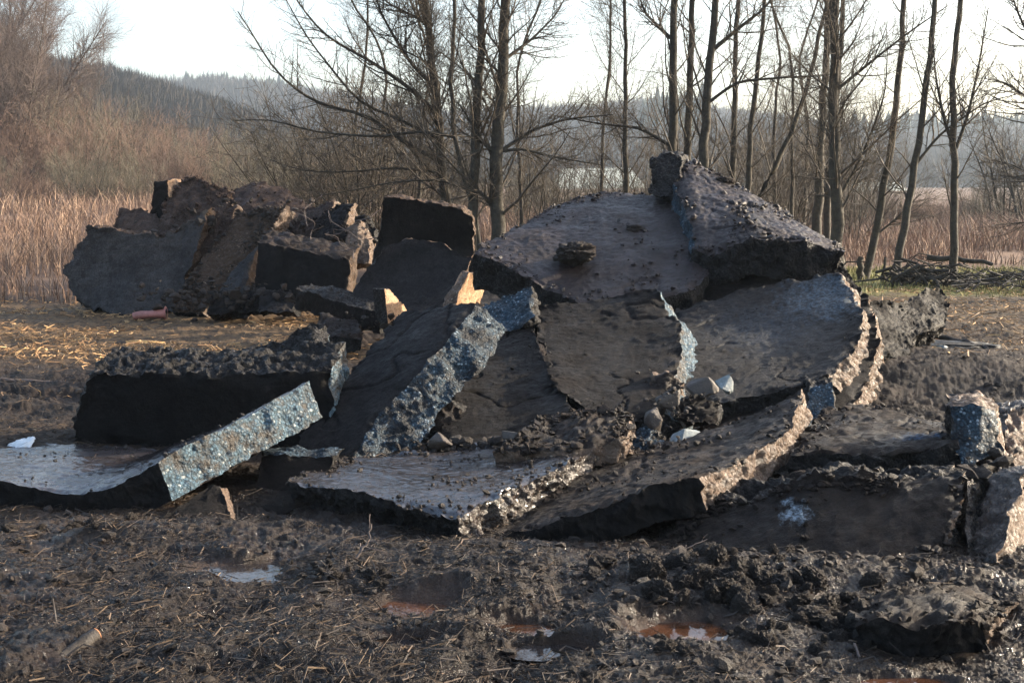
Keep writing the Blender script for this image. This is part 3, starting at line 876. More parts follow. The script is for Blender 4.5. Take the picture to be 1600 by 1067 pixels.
# short green-yellow grass at the foot of the right trees
N = 14000
x = 3 + 9 * g.random(N); y = 17.2 + 6 * g.random(N)
pn = fbm(np.stack([x, y, x * 0], 1), .8, 3, 61); k_ = pn > -.25
x, y = x[k_], y[k_]
v, f, c = ribbons(x, y, ground_base(x, y) - .02, .05 + .10 * g.random(len(x)), .014 + .01 * g.random(len(x)), g, .6, 1)
o = link('short_grass', mesh_np('short_grass', v, f, M['greengrass'], False, {'rnd': np.repeat(g.random(len(x)), c)}))
tag(o, 'short yellow green grass at the foot of the right trees', 'grass', kind='stuff')

# ------------------------------------------------------------------ litter: sticks, straw, clods
def litter(x, y, z, L, rad, g, tilt=.12, k=3, n=3, az=None):
    N = len(x)
    th = g.random(N) * 6.283 if az is None else az + g.normal(0, .5, N)
    el = g.normal(0, tilt, N)
    D = np.stack([np.cos(th) * np.cos(el), np.sin(th) * np.cos(el), np.sin(el)], 1)
    pts = []
    bend = g.normal(0, .24, (N, 3)) * L[:, None]; bend[:, 2] = np.abs(bend[:, 2]) * .5
    for j in range(n):
        t = j / (n - 1) - .5
        pts.append(np.stack([x, y, z], 1) + D * (L * t)[:, None] + bend * (1 - 4 * t * t))
    PL = np.stack(pts, 1)
    RD = rad[:, None] * np.array([1, .9, .5])[None, :n] if n == 3 else rad[:, None] * np.linspace(1, .4, n)[None]
    v, f = tubes(PL, RD, k)
    return v, f, n * k

def polar_pts(g, N, r0, r1, a0, a1, pw=1.0):
    r = r0 * (r1 / r0) ** (g.random(N) ** pw)
    a = np.radians(a0 + (a1 - a0) * g.random(N))
    return np.sin(a) * r, np.cos(a) * r

g = np.random.default_rng(9)
x, y = polar_pts(g, 52000, 3.5, 13, -27, 27)
pn = fbm(np.stack([x, y, x * 0], 1), 1.3, 3, 70)
k_ = (g.random(len(x)) < np.where((x < .2), .95, .35)) & (pud_mask(x, y) < .4) & (pn > -.35)
x, y = x[k_], y[k_]; z = ground_z(x, y)
L = (.015 + .13 * g.random(len(x)) ** 3); rad = .0008 + .003 * g.random(len(x)) ** 4
v, f, c = litter(x, y, z + .006, L, rad, g, .22)
o = link('root_litter', mesh_np('root_litter', v, f, M['debris'], False, {'rnd': np.repeat(g.random(len(x)) ** 1.3, c)}))
tag(o, 'torn roots and plant scraps trodden into the mud in front', 'litter', kind='stuff')
# straw at the left behind the black slab and right of the pile
x, y = polar_pts(g, 34000, 9.5, 20, -27, 27)
m = straw_mask(x, y) * sstep(-.15, .25, fbm(np.stack([x * .6, y * 1.5, x * 0], 1), 1.1, 4, 72)); k_ = g.random(len(x)) < m * 1.6 + .03
x, y = x[k_], y[k_]; z = ground_z(x, y)
v, f, c = litter(x, y, z + .012, .04 + .18 * g.random(len(x)) ** 2, .002 + .006 * g.random(len(x)) ** 2, g, .3)
o = link('straw_litter', mesh_np('straw_litter', v, f, M['straw'], False, {'rnd': np.repeat(g.random(len(x)), c)}))
tag(o, 'golden straw and wood splinters strewn over the trampled ground', 'litter', kind='stuff')

def ico(sub):
    bm = bmesh.new(); bmesh.ops.create_icosphere(bm, subdivisions=sub, radius=1)
    V = np.array([v.co[:] for v in bm.verts]); F = np.array([[l.index for l in f_.verts] for f_ in bm.faces])
    bm.free(); return V, F
I1 = ico(1); I2 = ico(2); I4 = ico(4); I5 = ico(5)

def rotmats(g, N):
    q_ = g.standard_normal((N, 4)); q_ /= np.linalg.norm(q_, axis=1, keepdims=True)
    w, a, b, c = q_.T
    return np.stack([np.stack([1 - 2 * (b * b + c * c), 2 * (a * b - c * w), 2 * (a * c + b * w)], -1),
                     np.stack([2 * (a * b + c * w), 1 - 2 * (a * a + c * c), 2 * (b * c - a * w)], -1),
                     np.stack([2 * (a * c - b * w), 2 * (b * c + a * w), 1 - 2 * (a * a + b * b)], -1)], 1)

def blobs(g, pos, size, base=I1, jit=.3, flat=.7):
    N = len(pos); B, F = base
    V = B[None] * (1 + jit * g.uniform(-1, 1, (N, len(B), 1)))
    V = V * (g.uniform(.45, 1.45, (N, 1, 3)))
    V = np.einsum('nij,nkj->nki', rotmats(g, N), V)
    V[..., 2] *= flat
    V = V * size[:, None, None] + pos[:, None, :]
    f = F[None] + (np.arange(N) * len(B))[:, None, None]
    return V.reshape(-1, 3), f.reshape(-1, 3)

x, y = polar_pts(g, 9000, 3.5, 11, -27, 27)
pn = fbm(np.stack([x, y, x * 0], 1), 1.0, 3, 71)
zone = np.exp(-((x - 1.3) / 1.2) ** 2 - ((y - 5.1) / .6) ** 2)
k_ = (g.random(len(x)) < .25 + .7 * zone + .3 * (pn > .1)) & (pud_mask(x, y) < .75)
x, y = x[k_], y[k_]
s = .004 + .024 * g.random(len(x)) ** 5 + .02 * zone[k_] * g.random(len(x)) ** 2
v, f = blobs(g, np.stack([x, y, ground_z(x, y) + s * .2], 1), s, I1, .35)
o = link('mud_crumbs', mesh_np('mud_crumbs', v, f, M['clod'], False))
tag(o, 'small crumbs of mud scattered over the churned ground', 'mud', kind='stuff')

def lump(name, loc, sz, mat, seed, amp=.3, base=None, smooth=True, parent=None, freq=1.6):
    B, F = base or I4
    off = np.array([seed * 3.7, seed * 1.3, 0])
    V = B * (1 + amp * fbm(B + off, freq, 5, seed, gain=.6) + amp * .35 * fbm(B + off, freq * 5, 3, seed + 5, ridged=True))[:, None]
    V = V * np.array(sz)
    o = link(name, mesh_np(name, V, F, mat, smooth), parent)
    o.location = tuple(loc)
    return o

# big clods of the bank below the right slabs, every one a thing
g = np.random.default_rng(21)
clod_m = []
for i in range(6):
    B, F = I5
    V = B * (1 + .5 * fbm(B + i * 7.1, 1.7, 5, i, gain=.65) + .30 * fbm(B + i, 4, 4, i + 9, ridged=True, gain=.7))[:, None] * [1.15, 1, .75]
    V += .10 * np.stack([fbm(B + i, 9, 2, 51), fbm(B + i, 9, 2, 52), fbm(B + i, 9, 2, 53)], 1)
    clod_m.append(mesh_np('mud_clod', V, F, M['clod'], True))
ncl = 0
for (cx, cy, rx, ry, n_, s0, s1, lab, grp) in [
        (1130, 925, 200, 45, 80, .014, .050, 'rough brown clod in the bank of clods below the lower right slab', 'clods in the bank below the lower right slab'),
        (1300, 960, 60, 40, 16, .015, .045, 'clod beside the rounded block at the lower right', 'clods beside the rounded lower right block'),
        (1180, 1000, 230, 35, 24, .010, .030, 'small dark clod in the wet mud at the lower right', 'small clods in the wet mud at the lower right'),
        (560, 905, 110, 28, 22, .010, .028, 'small clod beside the roots at the foot of the front slab', 'small clods by the roots at the front slab'),
        (140, 835, 90, 18, 16, .010, .030, 'fibrous clod below the curved slab at the left', 'clods below the left curved slab')]:
    for i in range(n_):
        p = G(cx + g.normal() * rx * .5, cy + g.normal() * ry * .5)
        s = s0 + (s1 - s0) * g.random() ** 1.5
        z = ground_z(p[0], p[1])[0]
        o = link('mud_clod', clod_m[int(g.random() * 6)])
        o.location = (p[0], p[1], z + s * .25); o.scale = (s, s, s * (.7 + .4 * g.random())); o.rotation_euler = (g.random() * 6, g.random() * .6, g.random() * 6)
        tag(o, lab, 'clod', grp)

# ------------------------------------------------------------------ slabs
TRI = [0]
def slab(name, label, near, far, t=.2, T=None, left=None, right=None, res=.016, face='face_dark', under=None,
         edges=None, amp=.006, eamp=.02, wob=.03, groove=0.0, crumbs=0, csize=(.004, .016), seed=0, cat='concrete slab',
         elabels=None, bulge=0.0, grit=.008, facelabel=None, cmat='clod_dark', sag=0.0):
    near = [P(*p) for p in near]; far = [P(*p) for p in far]
    lf = [near[0]] + [P(*p) for p in (left or [])] + [far[0]]
    rt = [near[-1]] + [P(*p) for p in (right or [])] + [far[-1]]
    lu = max(np.linalg.norm(np.diff(np.array(near), axis=0), axis=1).sum(), np.linalg.norm(np.diff(np.array(far), axis=0), axis=1).sum())
    lv = max(np.linalg.norm(np.diff(np.array(lf), axis=0), axis=1).sum(), np.linalg.norm(np.diff(np.array(rt), axis=0), axis=1).sum())
    nu = int(np.clip(lu / res, 8, 190)) + 1; nv = int(np.clip(lv / res, 8, 190)) + 1
    tt = t if T is None else np.linalg.norm(T)
    nw = int(np.clip(tt / res, 3, 40)) + 1
    c0, c1, d0, d1 = resample(near, nu), resample(far, nu), resample(lf, nv), resample(rt, nv)
    u = np.linspace(0, 1, nu)[None, :, None]; v = np.linspace(0, 1, nv)[:, None, None]
    S = (1 - v) * c0[None] + v * c1[None] + (1 - u) * d0[:, None] + u * d1[:, None] \
        - ((1 - u) * (1 - v) * c0[0] + u * (1 - v) * c0[-1] + (1 - u) * v * c1[0] + u * v * c1[-1])
    du = np.gradient(S, axis=1); dv = np.gradient(S, axis=0)
    Nn = np.cross(du, dv); Nn /= np.linalg.norm(Nn, axis=2, keepdims=True) + 1e-9
    mean = Nn.mean((0, 1)); mean /= np.linalg.norm(mean)
    Nn = Nn * .5 + mean * .5; Nn /= np.linalg.norm(Nn, axis=2, keepdims=True)
    S = S + Nn * (bulge * 16 * u * (1 - u) * v * (1 - v))
    Tv = (-Nn * t) if T is None else np.broadcast_to(np.array(T, float), S.shape)
    # surface lattice: key (j, i, w)
    W = np.linspace(0, 1, nw)
    idm = {}
    top = np.arange(nu * nv).reshape(nv, nu)
    bot = top + nu * nv
    verts = [S.reshape(-1, 3), (S + Tv).reshape(-1, 3)]
    kind = [np.zeros(nu * nv), np.ones(nu * nv)]
    rimpath = [(0, i) for i in range(nu)] + [(j, nu - 1) for j in range(1, nv)] + [(nv - 1, i) for i in range(nu - 2, -1, -1)] + [(j, 0) for j in range(nv - 2, 0, -1)]
    rj = np.array([a for a, b in rimpath]); ri = np.array([b for a, b in rimpath])
    m = len(rimpath)
    inner = S[rj, ri][None] + Tv[rj, ri][None] * W[1:-1, None, None]
    base = 2 * nu * nv
    verts.append(inner.reshape(-1, 3)); V = np.vstack(verts)
    rid = np.zeros((nw, m), int); rid[0] = top[rj, ri]; rid[-1] = bot[rj, ri]
    rid[1:-1] = base + np.arange((nw - 2) * m).reshape(nw - 2, m)
    ftop = np.stack([top[:-1, :-1], top[:-1, 1:], top[1:, 1:], top[1:, :-1]], -1).reshape(-1, 4)
    fbot = np.stack([bot[:-1, :-1], bot[1:, :-1], bot[1:, 1:], bot[:-1, 1:]], -1).reshape(-1, 4)
    nx = np.roll(np.arange(m), -1)
    fs = np.stack([rid[:-1], rid[1:], rid[1:][:, nx], rid[:-1][:, nx]], -1)   # (nw-1, m, 4)
    seg = np.zeros(m, int)   # 0 near 1 right 2 far 3 left
    seg[:nu - 1] = 0; seg[nu - 1:nu + nv - 2] = 1; seg[nu + nv - 2:2 * nu + nv - 3] = 2; seg[2 * nu + nv - 3:] = 3
    allf = np.vstack([ftop, fbot, fs.reshape(-1, 4)])
    def vnorm(V):
        a, b, c, d = V[allf[:, 0]], V[allf[:, 1]], V[allf[:, 2]], V[allf[:, 3]]
        fn = np.cross(c - a, d - b)
        vn = np.zeros_like(V)
        for k in range(4):
            for ax in range(3): vn[:, ax] += np.bincount(allf[:, k], fn[:, ax], len(V))
        return vn / (np.linalg.norm(vn, axis=1, keepdims=True) + 1e-12)
    VN = vnorm(V)
    sidev = np.zeros(len(V)); sidev[rid.ravel()] = 1
    sd = seed * 5.13
    Q = V + sd
    # distance to the rim on the faces, for crumbled borders
    jj, ii = np.meshgrid(np.arange(nv), np.arange(nu), indexing='ij')
    rim = np.minimum(np.minimum(jj, nv - 1 - jj) * lv / nv, np.minimum(ii, nu - 1 - ii) * lu / nu).ravel()
    rimd = np.zeros(len(V)); rimd[:nu * nv] = rim; rimd[nu * nv:2 * nu * nv] = rim
    near_rim = np.exp(-(rimd / .05) ** 2)
    vec = np.stack([fbm(Q, 2.2, 3, 31), fbm(Q, 2.2, 3, 32), fbm(Q, 2.2, 3, 33)], 1)
    V = V + vec * wob * (0.35 + .65 * near_rim)[:, None]
    vj = np.stack([fbm(Q, 9, 3, 43, gain=.7), fbm(Q, 9, 3, 44, gain=.7), fbm(Q, 9, 3, 45, gain=.7)], 1)
    V = V + vj * (.030 if eamp > .012 else .012) * np.exp(-(rimd / .035) ** 2)[:, None]
    a_ = amp * (fbm(Q, 6, 4, 34, gain=.6) + .8 * fbm(Q, 17, 3, 39, ridged=True, gain=.65)) + .003 * fbm(Q, 42, 2, 42) + sag * fbm(Q, 1.6, 2, 37)
    ck = fbm(Q, 1.1, 4, 47, gain=.45)
    a_ = a_ - .016 * np.exp(-((ck - .12) / .010) ** 2) * (fbm(Q, .9, 2, 48) > -.1)
    e_ = eamp * 1.3 * fbm(Q, 7, 4, 35, gain=.65) + eamp * .5 * fbm(Q, 26, 2, 49, ridged=True)
    sm = sidev > 0
    wd, wi = worley(Q[sm] + vj[sm] * .03, 40, 3)
    ew = np.zeros(len(V)); ew[sm] = grit * (0.9 - wd * 1.2) * (.3 + wi)
    chip = -eamp * 1.6 * np.clip(fbm(Q, 11, 3, 36), 0, 1) * near_rim
    V = V + VN * (a_ * (1 - sidev) + (e_ + ew) * sidev + chip)[:, None]
    if groove > 0:
        w_all = np.zeros(len(V)); w_all[rid.ravel()] = np.repeat(W, m)
        gm = np.exp(-((w_all - .5 - .08 * vec[:, 0]) / .11) ** 2) * sidev
        V = V - VN * (groove * gm * (.6 + .6 * fbm(Q, 4, 2, 38)))[:, None]
    c = V.mean(0); zmin = V[:, 2].min()
    root = empty(name, (c[0], c[1], zmin))
    off = np.array([c[0], c[1], zmin])
    def sub(faces, nm, mat, smooth=True, lab=None):
        used, inv = np.unique(faces.ravel(), return_inverse=True)
        o = link(nm, mesh_np(nm, V[used] - off, inv.reshape(-1, 4), M[mat], smooth), root)
        if lab: o['label'] = lab
        TRI[0] += len(faces) * 2
        return o
    sub(ftop, 'slab_face', face, lab=facelabel)
    sub(fbot, 'slab_underside', under or face)
    edges = edges or ['frac_dark'] * 4
    if isinstance(edges, str): edges = [edges] * 4
    for s_ in range(4):
        lab = (elabels or {}).get(s_)
        sub(fs[:, seg == s_].reshape(-1, 4), 'broken_edge', edges[s_], lab=lab)
    if crumbs:
        g = np.random.default_rng(seed + 500)
        TV = V[:nu * nv]; tn = VN[:nu * nv]
        dens = np.clip(fbm(TV + sd, 3.0, 3, 41) + .35 + .6 * np.exp(-(rim / .12) ** 2), 0.02, 1) ** 3
        pk = g.choice(len(TV), crumbs, p=dens / dens.sum())
        s = csize[0] * .7 + (csize[1] - csize[0]) * g.random(crumbs) ** 6
        pos = TV[pk] + tn[pk] * (s * .25)[:, None] + g.normal(0, res * .4, (crumbs, 3))
        v_, f_ = blobs(g, pos - off, s, I1, .45, .75)
        o = link('mud_crumbs', mesh_np('mud_crumbs', v_, f_, M[face if face.startswith('face') and face != 'face_wet' else cmat], False), root)
        o['kind'] = 'stuff'
        TRI[0] += len(f_)
    tag(root, label, cat)
    return root

E = lambda n_='frac_dark', r_='frac_dark', f_='frac_dark', l_='frac_dark': [n_, r_, f_, l_]

# --- front pile, left part
slab('concrete_slab', 'black upright slab with crusted top edge standing at the left, its front in deep shadow',
     [(116, 694, 7.40), (300, 706, 7.35), (505, 705, 7.35)], [(140, 586, 7.34), (330, 590, 7.32), (515, 578, 7.35)],
     T=(.03, .42, .10), face='face_shade', under='face_dark', edges=E('frac_dark', 'frac_pale', 'frac_dark', 'frac_dark'), right=[(512, 640, 7.36)],
     eamp=.035, grit=.014, seed=1, sag=.02, wob=.035, elabels={1: 'pale broken end'}, res=.014)
slab('concrete_slab', 'dark slab lump curling up on the right top of the black upright slab',
     [(330, 582, 7.66), (420, 588, 7.62), (508, 592, 7.6)], [(345, 552, 8.0), (430, 535, 8.0), (492, 505, 8.0), (513, 520, 8.0)],
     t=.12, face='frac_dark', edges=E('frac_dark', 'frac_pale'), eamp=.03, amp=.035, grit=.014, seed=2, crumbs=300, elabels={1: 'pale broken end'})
slab('concrete_slab', 'long thin slab at the lower left that curls up to a blue speckled broken end',
     [(-170, 740, 6.1), (0, 754, 6.02), (110, 770, 5.98), (180, 762, 5.96), (246, 724, 5.95)],
     [(-150, 686, 7.4), (0, 694, 7.35), (130, 696, 7.3), (250, 702, 7.1), (380, 652, 6.9), (482, 598, 6.7)],
     t=.20, face='face_wet', edges=E('face_shade', 'frac_pale'), eamp=.012, amp=.008, grit=.012, seed=3, wob=.02, groove=.0,
     elabels={1: 'blue grey speckled broken end'}, crumbs=250, res=.014)
slab('concrete_fragment', 'small dark triangular fragment leaning under the blue broken end',
     [(238, 822, 5.72), (300, 828, 5.68), (368, 824, 5.70)], [(330, 760, 6.0), (346, 759, 6.0)],
     T=(0.01, .10, -.04), face='face_dark', edges=E('frac_dark', 'frac_brown'), eamp=.012, seed=4, cat='concrete fragment', wob=.02)
slab('concrete_fragment', 'dark block with a skylit blue corner left of the wet front slab',
     [(398, 776, 6.28), (480, 790, 6.2)], [(412, 712, 6.45), (520, 712, 6.42)],
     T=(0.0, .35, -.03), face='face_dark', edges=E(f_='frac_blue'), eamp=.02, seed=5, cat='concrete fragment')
# --- centre
slab('concrete_slab', 'tilted grey slab in the centre with a wide blue speckled side facing right',
     [(455, 712, 7.15), (505, 716, 7.08), (560, 710, 7.0)], [(628, 492, 8.2), (690, 476, 8.1), (744, 474, 8.0)],
     T=(.20, -.03, -.17), left=[(500, 635, 7.5), (550, 575, 7.8)], right=[(590, 650, 7.2), (655, 580, 7.45), (712, 520, 7.7)],
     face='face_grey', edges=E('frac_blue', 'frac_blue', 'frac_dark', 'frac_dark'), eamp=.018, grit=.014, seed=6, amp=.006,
     elabels={1: 'blue speckled broken side'}, res=.013)
slab('concrete_fragment', 'crushed blue black fragment wedged at the top of the tilted grey slab',
     [(742, 540, 8.75), (800, 520, 8.7), (836, 492, 8.75)], [(758, 478, 9.3), (790, 462, 9.3), (826, 448, 9.2)],
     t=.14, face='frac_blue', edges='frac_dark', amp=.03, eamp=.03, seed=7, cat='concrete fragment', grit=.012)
slab('concrete_slab', 'dark smooth slab sloping down left of the long crack',
     [(680, 712, 6.95), (790, 708, 6.9), (900, 672, 7.0)], [(765, 492, 9.15), (800, 484, 9.12), (832, 482, 9.1)],
     left=[(705, 625, 7.6), (728, 560, 8.3)], right=[(880, 600, 7.7), (852, 560, 8.15), (836, 520, 8.6)],
     t=.2, face='face_dark', edges='frac_dark', eamp=.010, seed=8, bulge=-.03, crumbs=500, csize=(.003, .009), res=.014)
slab('concrete_slab', 'dark slab right of the long crack with a whitish blue right rim',
     [(872, 612, 7.55), (930, 652, 7.2), (1010, 650, 7.2), (1040, 640, 7.3)], [(836, 482, 9.05), (930, 468, 9.1), (1024, 454, 9.1)],
     left=[(860, 565, 8.05), (842, 520, 8.6)], right=[(1064, 560, 8.1), (1066, 505, 8.6)],
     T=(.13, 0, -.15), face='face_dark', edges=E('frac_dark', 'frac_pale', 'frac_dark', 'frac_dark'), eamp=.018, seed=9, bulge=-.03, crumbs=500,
     csize=(.003, .010), elabels={1: 'whitish broken rim'}, res=.014)
# --- wet front slab
slab('concrete_slab', 'wet glistening flat slab at the front centre with a glinting crusted right edge',
     [(450, 754, 6.05), (560, 772, 5.85), (660, 792, 5.62), (716, 802, 5.5)], [(500, 716, 6.75), (700, 706, 6.9), (860, 690, 7.0), (990, 650, 7.1)],
     right=[(800, 762, 5.85), (900, 715, 6.3)], T=(.05, .03, -.21),
     face='face_wet', edges=E('frac_dark', 'frac_glint', 'frac_dark', 'frac_dark'), eamp=.035, amp=.005, grit=.018, groove=.02, seed=10,
     crumbs=1500, csize=(.004, .018), elabels={1: 'glinting wet brown broken edge'}, res=.012, cmat='clod')
slab('concrete_fragment', 'crumbly brown fragment lying on the right back of the wet front slab',
     [(770, 702, 6.5), (880, 706, 6.4), (975, 684, 6.5)], [(850, 656, 7.0), (930, 642, 7.1), (985, 650, 7.05)],
     T=(.03, .0, -.10), face='face_brown', edges=E('frac_brown', 'frac_brown'), amp=.035, eamp=.03, seed=11, crumbs=1300, csize=(.006, .03),
     cat='concrete fragment', cmat='clod', grit=.014)
slab('concrete_slab', 'long low dark slab bending up to a sunlit tan end at the right',
     [(770, 845, 5.55), (900, 800, 5.55), (1000, 772, 5.56), (1092, 748, 5.6)], [(930, 716, 6.6), (1050, 690, 6.75), (1160, 655, 6.9), (1225, 622, 7.0), (1258, 612, 7.0)],
     right=[(1160, 716, 5.95), (1235, 672, 6.4)], t=.15,
     face='face_brown', edges=E('face_shade', 'frac_brown', 'frac_dark', 'frac_dark'), eamp=.02, amp=.012, grit=.012, seed=12, crumbs=700, csize=(.004, .018),
     elabels={1: 'sunlit tan broken end'}, res=.013, cmat='clod')
# --- right big slab
slab('concrete_slab', 'large dark slab at the right with pale blue scuffs and a sunlit right edge',
     [(1055, 642, 7.55), (1150, 622, 7.6), (1240, 604, 7.65), (1300, 586, 7.7)], [(1058, 482, 9.3), (1130, 462, 9.35), (1220, 440, 9.35), (1312, 427, 9.3)],
     right=[(1338, 545, 8.1), (1350, 490, 8.6)], left=[(1050, 560, 8.3)], T=(.07, .03, -.12),
     face='face_blue', edges=E('frac_dark', 'frac_brown', 'frac_dark', 'frac_dark'), eamp=.022, amp=.008, seed=13, bulge=-.05,
     elabels={1: 'sunlit tan broken edge'}, res=.013, crumbs=500, csize=(.003, .012))
slab('concrete_slab', 'second slab layer just under the large right slab, with its own sunlit edge',
     [(1075, 668, 7.5), (1200, 652, 7.5), (1300, 640, 7.5), (1326, 640, 7.5)], [(1100, 520, 9.4), (1240, 480, 9.4), (1352, 462, 9.3)],
     right=[(1356, 590, 7.9), (1372, 520, 8.5)], T=(.05, .02, -.14), face='face_dark', edges=E('frac_brown', 'frac_brown'), eamp=.03, seed=63, res=.014, grit=.012)
slab('concrete_fragment', 'blue black fragment wedged under the sunlit edge of the large right slab',
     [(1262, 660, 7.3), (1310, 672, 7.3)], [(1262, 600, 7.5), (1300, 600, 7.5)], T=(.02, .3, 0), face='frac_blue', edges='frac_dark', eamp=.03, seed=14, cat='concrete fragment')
# --- top slabs
slab('concrete_slab', 'broad slab on top of the pile with a clod of mud lying on it',
     [(738, 394, 10.1), (800, 425, 9.8), (860, 454, 9.6), (910, 474, 9.4), (1000, 470, 9.4), (1080, 452, 9.5)],
     [(868, 322, 11.3), (930, 304, 11.5), (990, 301, 11.5), (1046, 304, 11.4)],
     right=[(1106, 425, 9.8), (1090, 380, 10.2), (1066, 335, 10.8)], left=[(790, 362, 10.6)],
     t=.30, face='face_top', edges=E('frac_dark', 'frac_dark', 'frac_dark', 'frac_dark'), amp=.010, eamp=.02, seed=15, bulge=.03, crumbs=1500,
     csize=(.005, .022), res=.017)
slab('concrete_slab', 'highest slab leaning on the pile, its purple brown top caught by the sun',
     [(1082, 390, 9.95), (1110, 400, 9.8), (1180, 376, 9.7), (1250, 378, 9.7), (1312, 392, 9.75)],
     [(1052, 262, 11.4), (1075, 245, 11.5), (1110, 264, 11.4), (1210, 322, 10.9), (1300, 378, 10.3)],
     left=[(1078, 345, 10.3), (1058, 300, 10.9)], right=[(1312, 386, 10.0)],
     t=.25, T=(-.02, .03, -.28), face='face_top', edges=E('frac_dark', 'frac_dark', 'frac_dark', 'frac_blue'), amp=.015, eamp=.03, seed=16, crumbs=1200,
     csize=(.006, .03), res=.016, elabels={3: 'blue broken side'}, grit=.014)
slab('concrete_fragment', 'black crusted knob at the very top of the pile',
     [(1018, 300, 11.1), (1062, 310, 11.0)], [(1016, 250, 11.3), (1035, 240, 11.35), (1062, 246, 11.3)], T=(.1, .35, .02), face='frac_dark', edges='frac_dark', amp=.03, eamp=.03,
     seed=17, cat='concrete fragment', crumbs=200, grit=.02)
slab('concrete_slab', 'shaded block propping up the highest slab from below',
     [(1070, 500, 9.55), (1200, 480, 9.6), (1345, 470, 9.6)], [(1090, 430, 9.95), (1200, 405, 9.9), (1318, 402, 9.9)], T=(0, .9, .05),
     face='face_dark', edges='frac_dark', amp=.02, eamp=.03, seed=18, crumbs=300)
# --- behind right
slab('concrete_slab', 'blackened crumpled slab sticking out behind the large right slab',
     [(1340, 560, 8.9), (1400, 552, 9.3), (1440, 520, 9.8), (1478, 505, 10.2)], [(1350, 470, 9.8), (1400, 478, 10.1), (1440, 462, 10.6), (1468, 452, 10.9)],
     right=[(1482, 478, 10.6)], t=.16, face='face_dark', edges='frac_dark', amp=.022, eamp=.03, wob=.06, seed=19, crumbs=200, sag=.04)
# --- lower right
slab('concrete_slab', 'muddy slab lying at the right under the mound, with a faint blue stain',
     [(1236, 712, 6.1), (1370, 706, 6.0), (1490, 694, 6.0)], [(1290, 642, 7.2), (1345, 634, 7.2), (1420, 645, 7.1), (1488, 662, 6.9)],
     T=(.02, .04, -.24), face='face_bluespot', edges=E('frac_dark', 'frac_brown'), amp=.016, eamp=.035, seed=20, crumbs=600, csize=(.004, .02), cmat='clod', sag=.02)
slab('concrete_slab', 'big mud smeared slab leaning at the lower right with a white blue splash',
     [(985, 862, 5.45), (1130, 890, 5.15), (1300, 908, 5.0), (1462, 915, 4.95)], [(1110, 796, 5.65), (1200, 766, 5.6), (1280, 744, 5.55), (1400, 742, 5.5), (1505, 738, 5.42)],
     T=(.05, .28, -.03), right=[(1490, 830, 5.18)], face='face_splash', edges=E('frac_dark', 'frac_brown'), amp=.012, eamp=.04, seed=21, crumbs=2200, groove=.04,
     csize=(.004, .024), elabels={1: 'ribbed brown broken edge'}, cmat='clod', sag=.008, res=.014)
slab('concrete_slab', 'upright ribbed brown slab at the right, second edge from the frame side',
     [(1496, 915, 5.0), (1535, 910, 5.25)], [(1515, 752, 5.6), (1560, 756, 5.85)], T=(.05, .2, -.03), face='frac_glint', edges=E(r_='frac_brown'), amp=.02, eamp=.02, seed=22, groove=.02, crumbs=300)
slab('concrete_slab', 'thin upright brown slab pressed against the edge of the splashed slab',
     [(1466, 912, 5.02), (1488, 912, 5.1)], [(1502, 748, 5.62), (1524, 746, 5.72)], T=(.02, .2, -.03), face='frac_glint', edges=E(r_='frac_brown'), amp=.02, eamp=.03, seed=27, crumbs=150)
slab('concrete_slab', 'dark slab flake leaning between the ribbed slab and the sunlit one',
     [(1530, 905, 5.2), (1566, 900, 5.4)], [(1548, 790, 5.5), (1588, 780, 5.65)], T=(.02, .2, -.03), face='frac_dark', edges=E(r_='frac_brown'), amp=.03, eamp=.03, seed=28, crumbs=200)
slab('concrete_slab', 'low mud covered slab step below the sunlit orange brown slab',
     [(1500, 925, 4.85), (1700, 920, 5.0)], [(1520, 880, 5.3), (1700, 870, 5.5)], t=.15, face='face_brown', edges='frac_brown', amp=.03, eamp=.03, seed=29, crumbs=500, cmat='clod')
slab('concrete_slab', 'sunlit orange brown slab cut by the right frame edge',
     [(1556, 880, 5.0), (1600, 872, 5.25), (1690, 860, 5.8)], [(1598, 735, 5.45), (1640, 728, 5.7), (1740, 720, 6.2)], T=(-.04, .22, -.05),
     face='frac_brown', edges='frac_glint', amp=.015, eamp=.02, seed=23, crumbs=200, cmat='clod')
slab('concrete_block', 'block with a deep blue face standing at the right edge above the lower slabs',
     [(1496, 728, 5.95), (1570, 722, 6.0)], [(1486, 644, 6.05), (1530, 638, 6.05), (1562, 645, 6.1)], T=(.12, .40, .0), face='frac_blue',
     edges=E('frac_dark', 'frac_brown', 'frac_brown', 'frac_dark'), amp=.02, eamp=.02, seed=24, cat='concrete block')
slab('concrete_slab', 'brown rubble slab at the right frame edge beside the blue faced block',
     [(1570, 760, 6.0), (1680, 770, 6.2)], [(1572, 640, 6.6), (1690, 625, 7.0)], T=(.05, .3, -.05), face='frac_brown', edges='frac_glint', amp=.03, eamp=.03, seed=25, crumbs=300, cmat='clod')
slab('concrete_block', 'rounded grey block with a mud cap lying at the lower right corner',
     [(1338, 985, 4.18), (1375, 970, 4.12), (1430, 974, 4.08), (1490, 978, 4.07), (1550, 992, 4.12)], [(1372, 922, 4.85), (1440, 914, 4.95), (1520, 914, 4.95), (1592, 936, 4.8)],
     left=[(1345, 940, 4.6)], T=(.0, .07, -.17), face='face_brown', edges=E('face_grey', 'frac_brown'), amp=.03, eamp=.03, wob=.06, seed=26, crumbs=900, csize=(.004, .02),
     cat='concrete block', bulge=.03, cmat='clod', sag=.03, grit=.004)

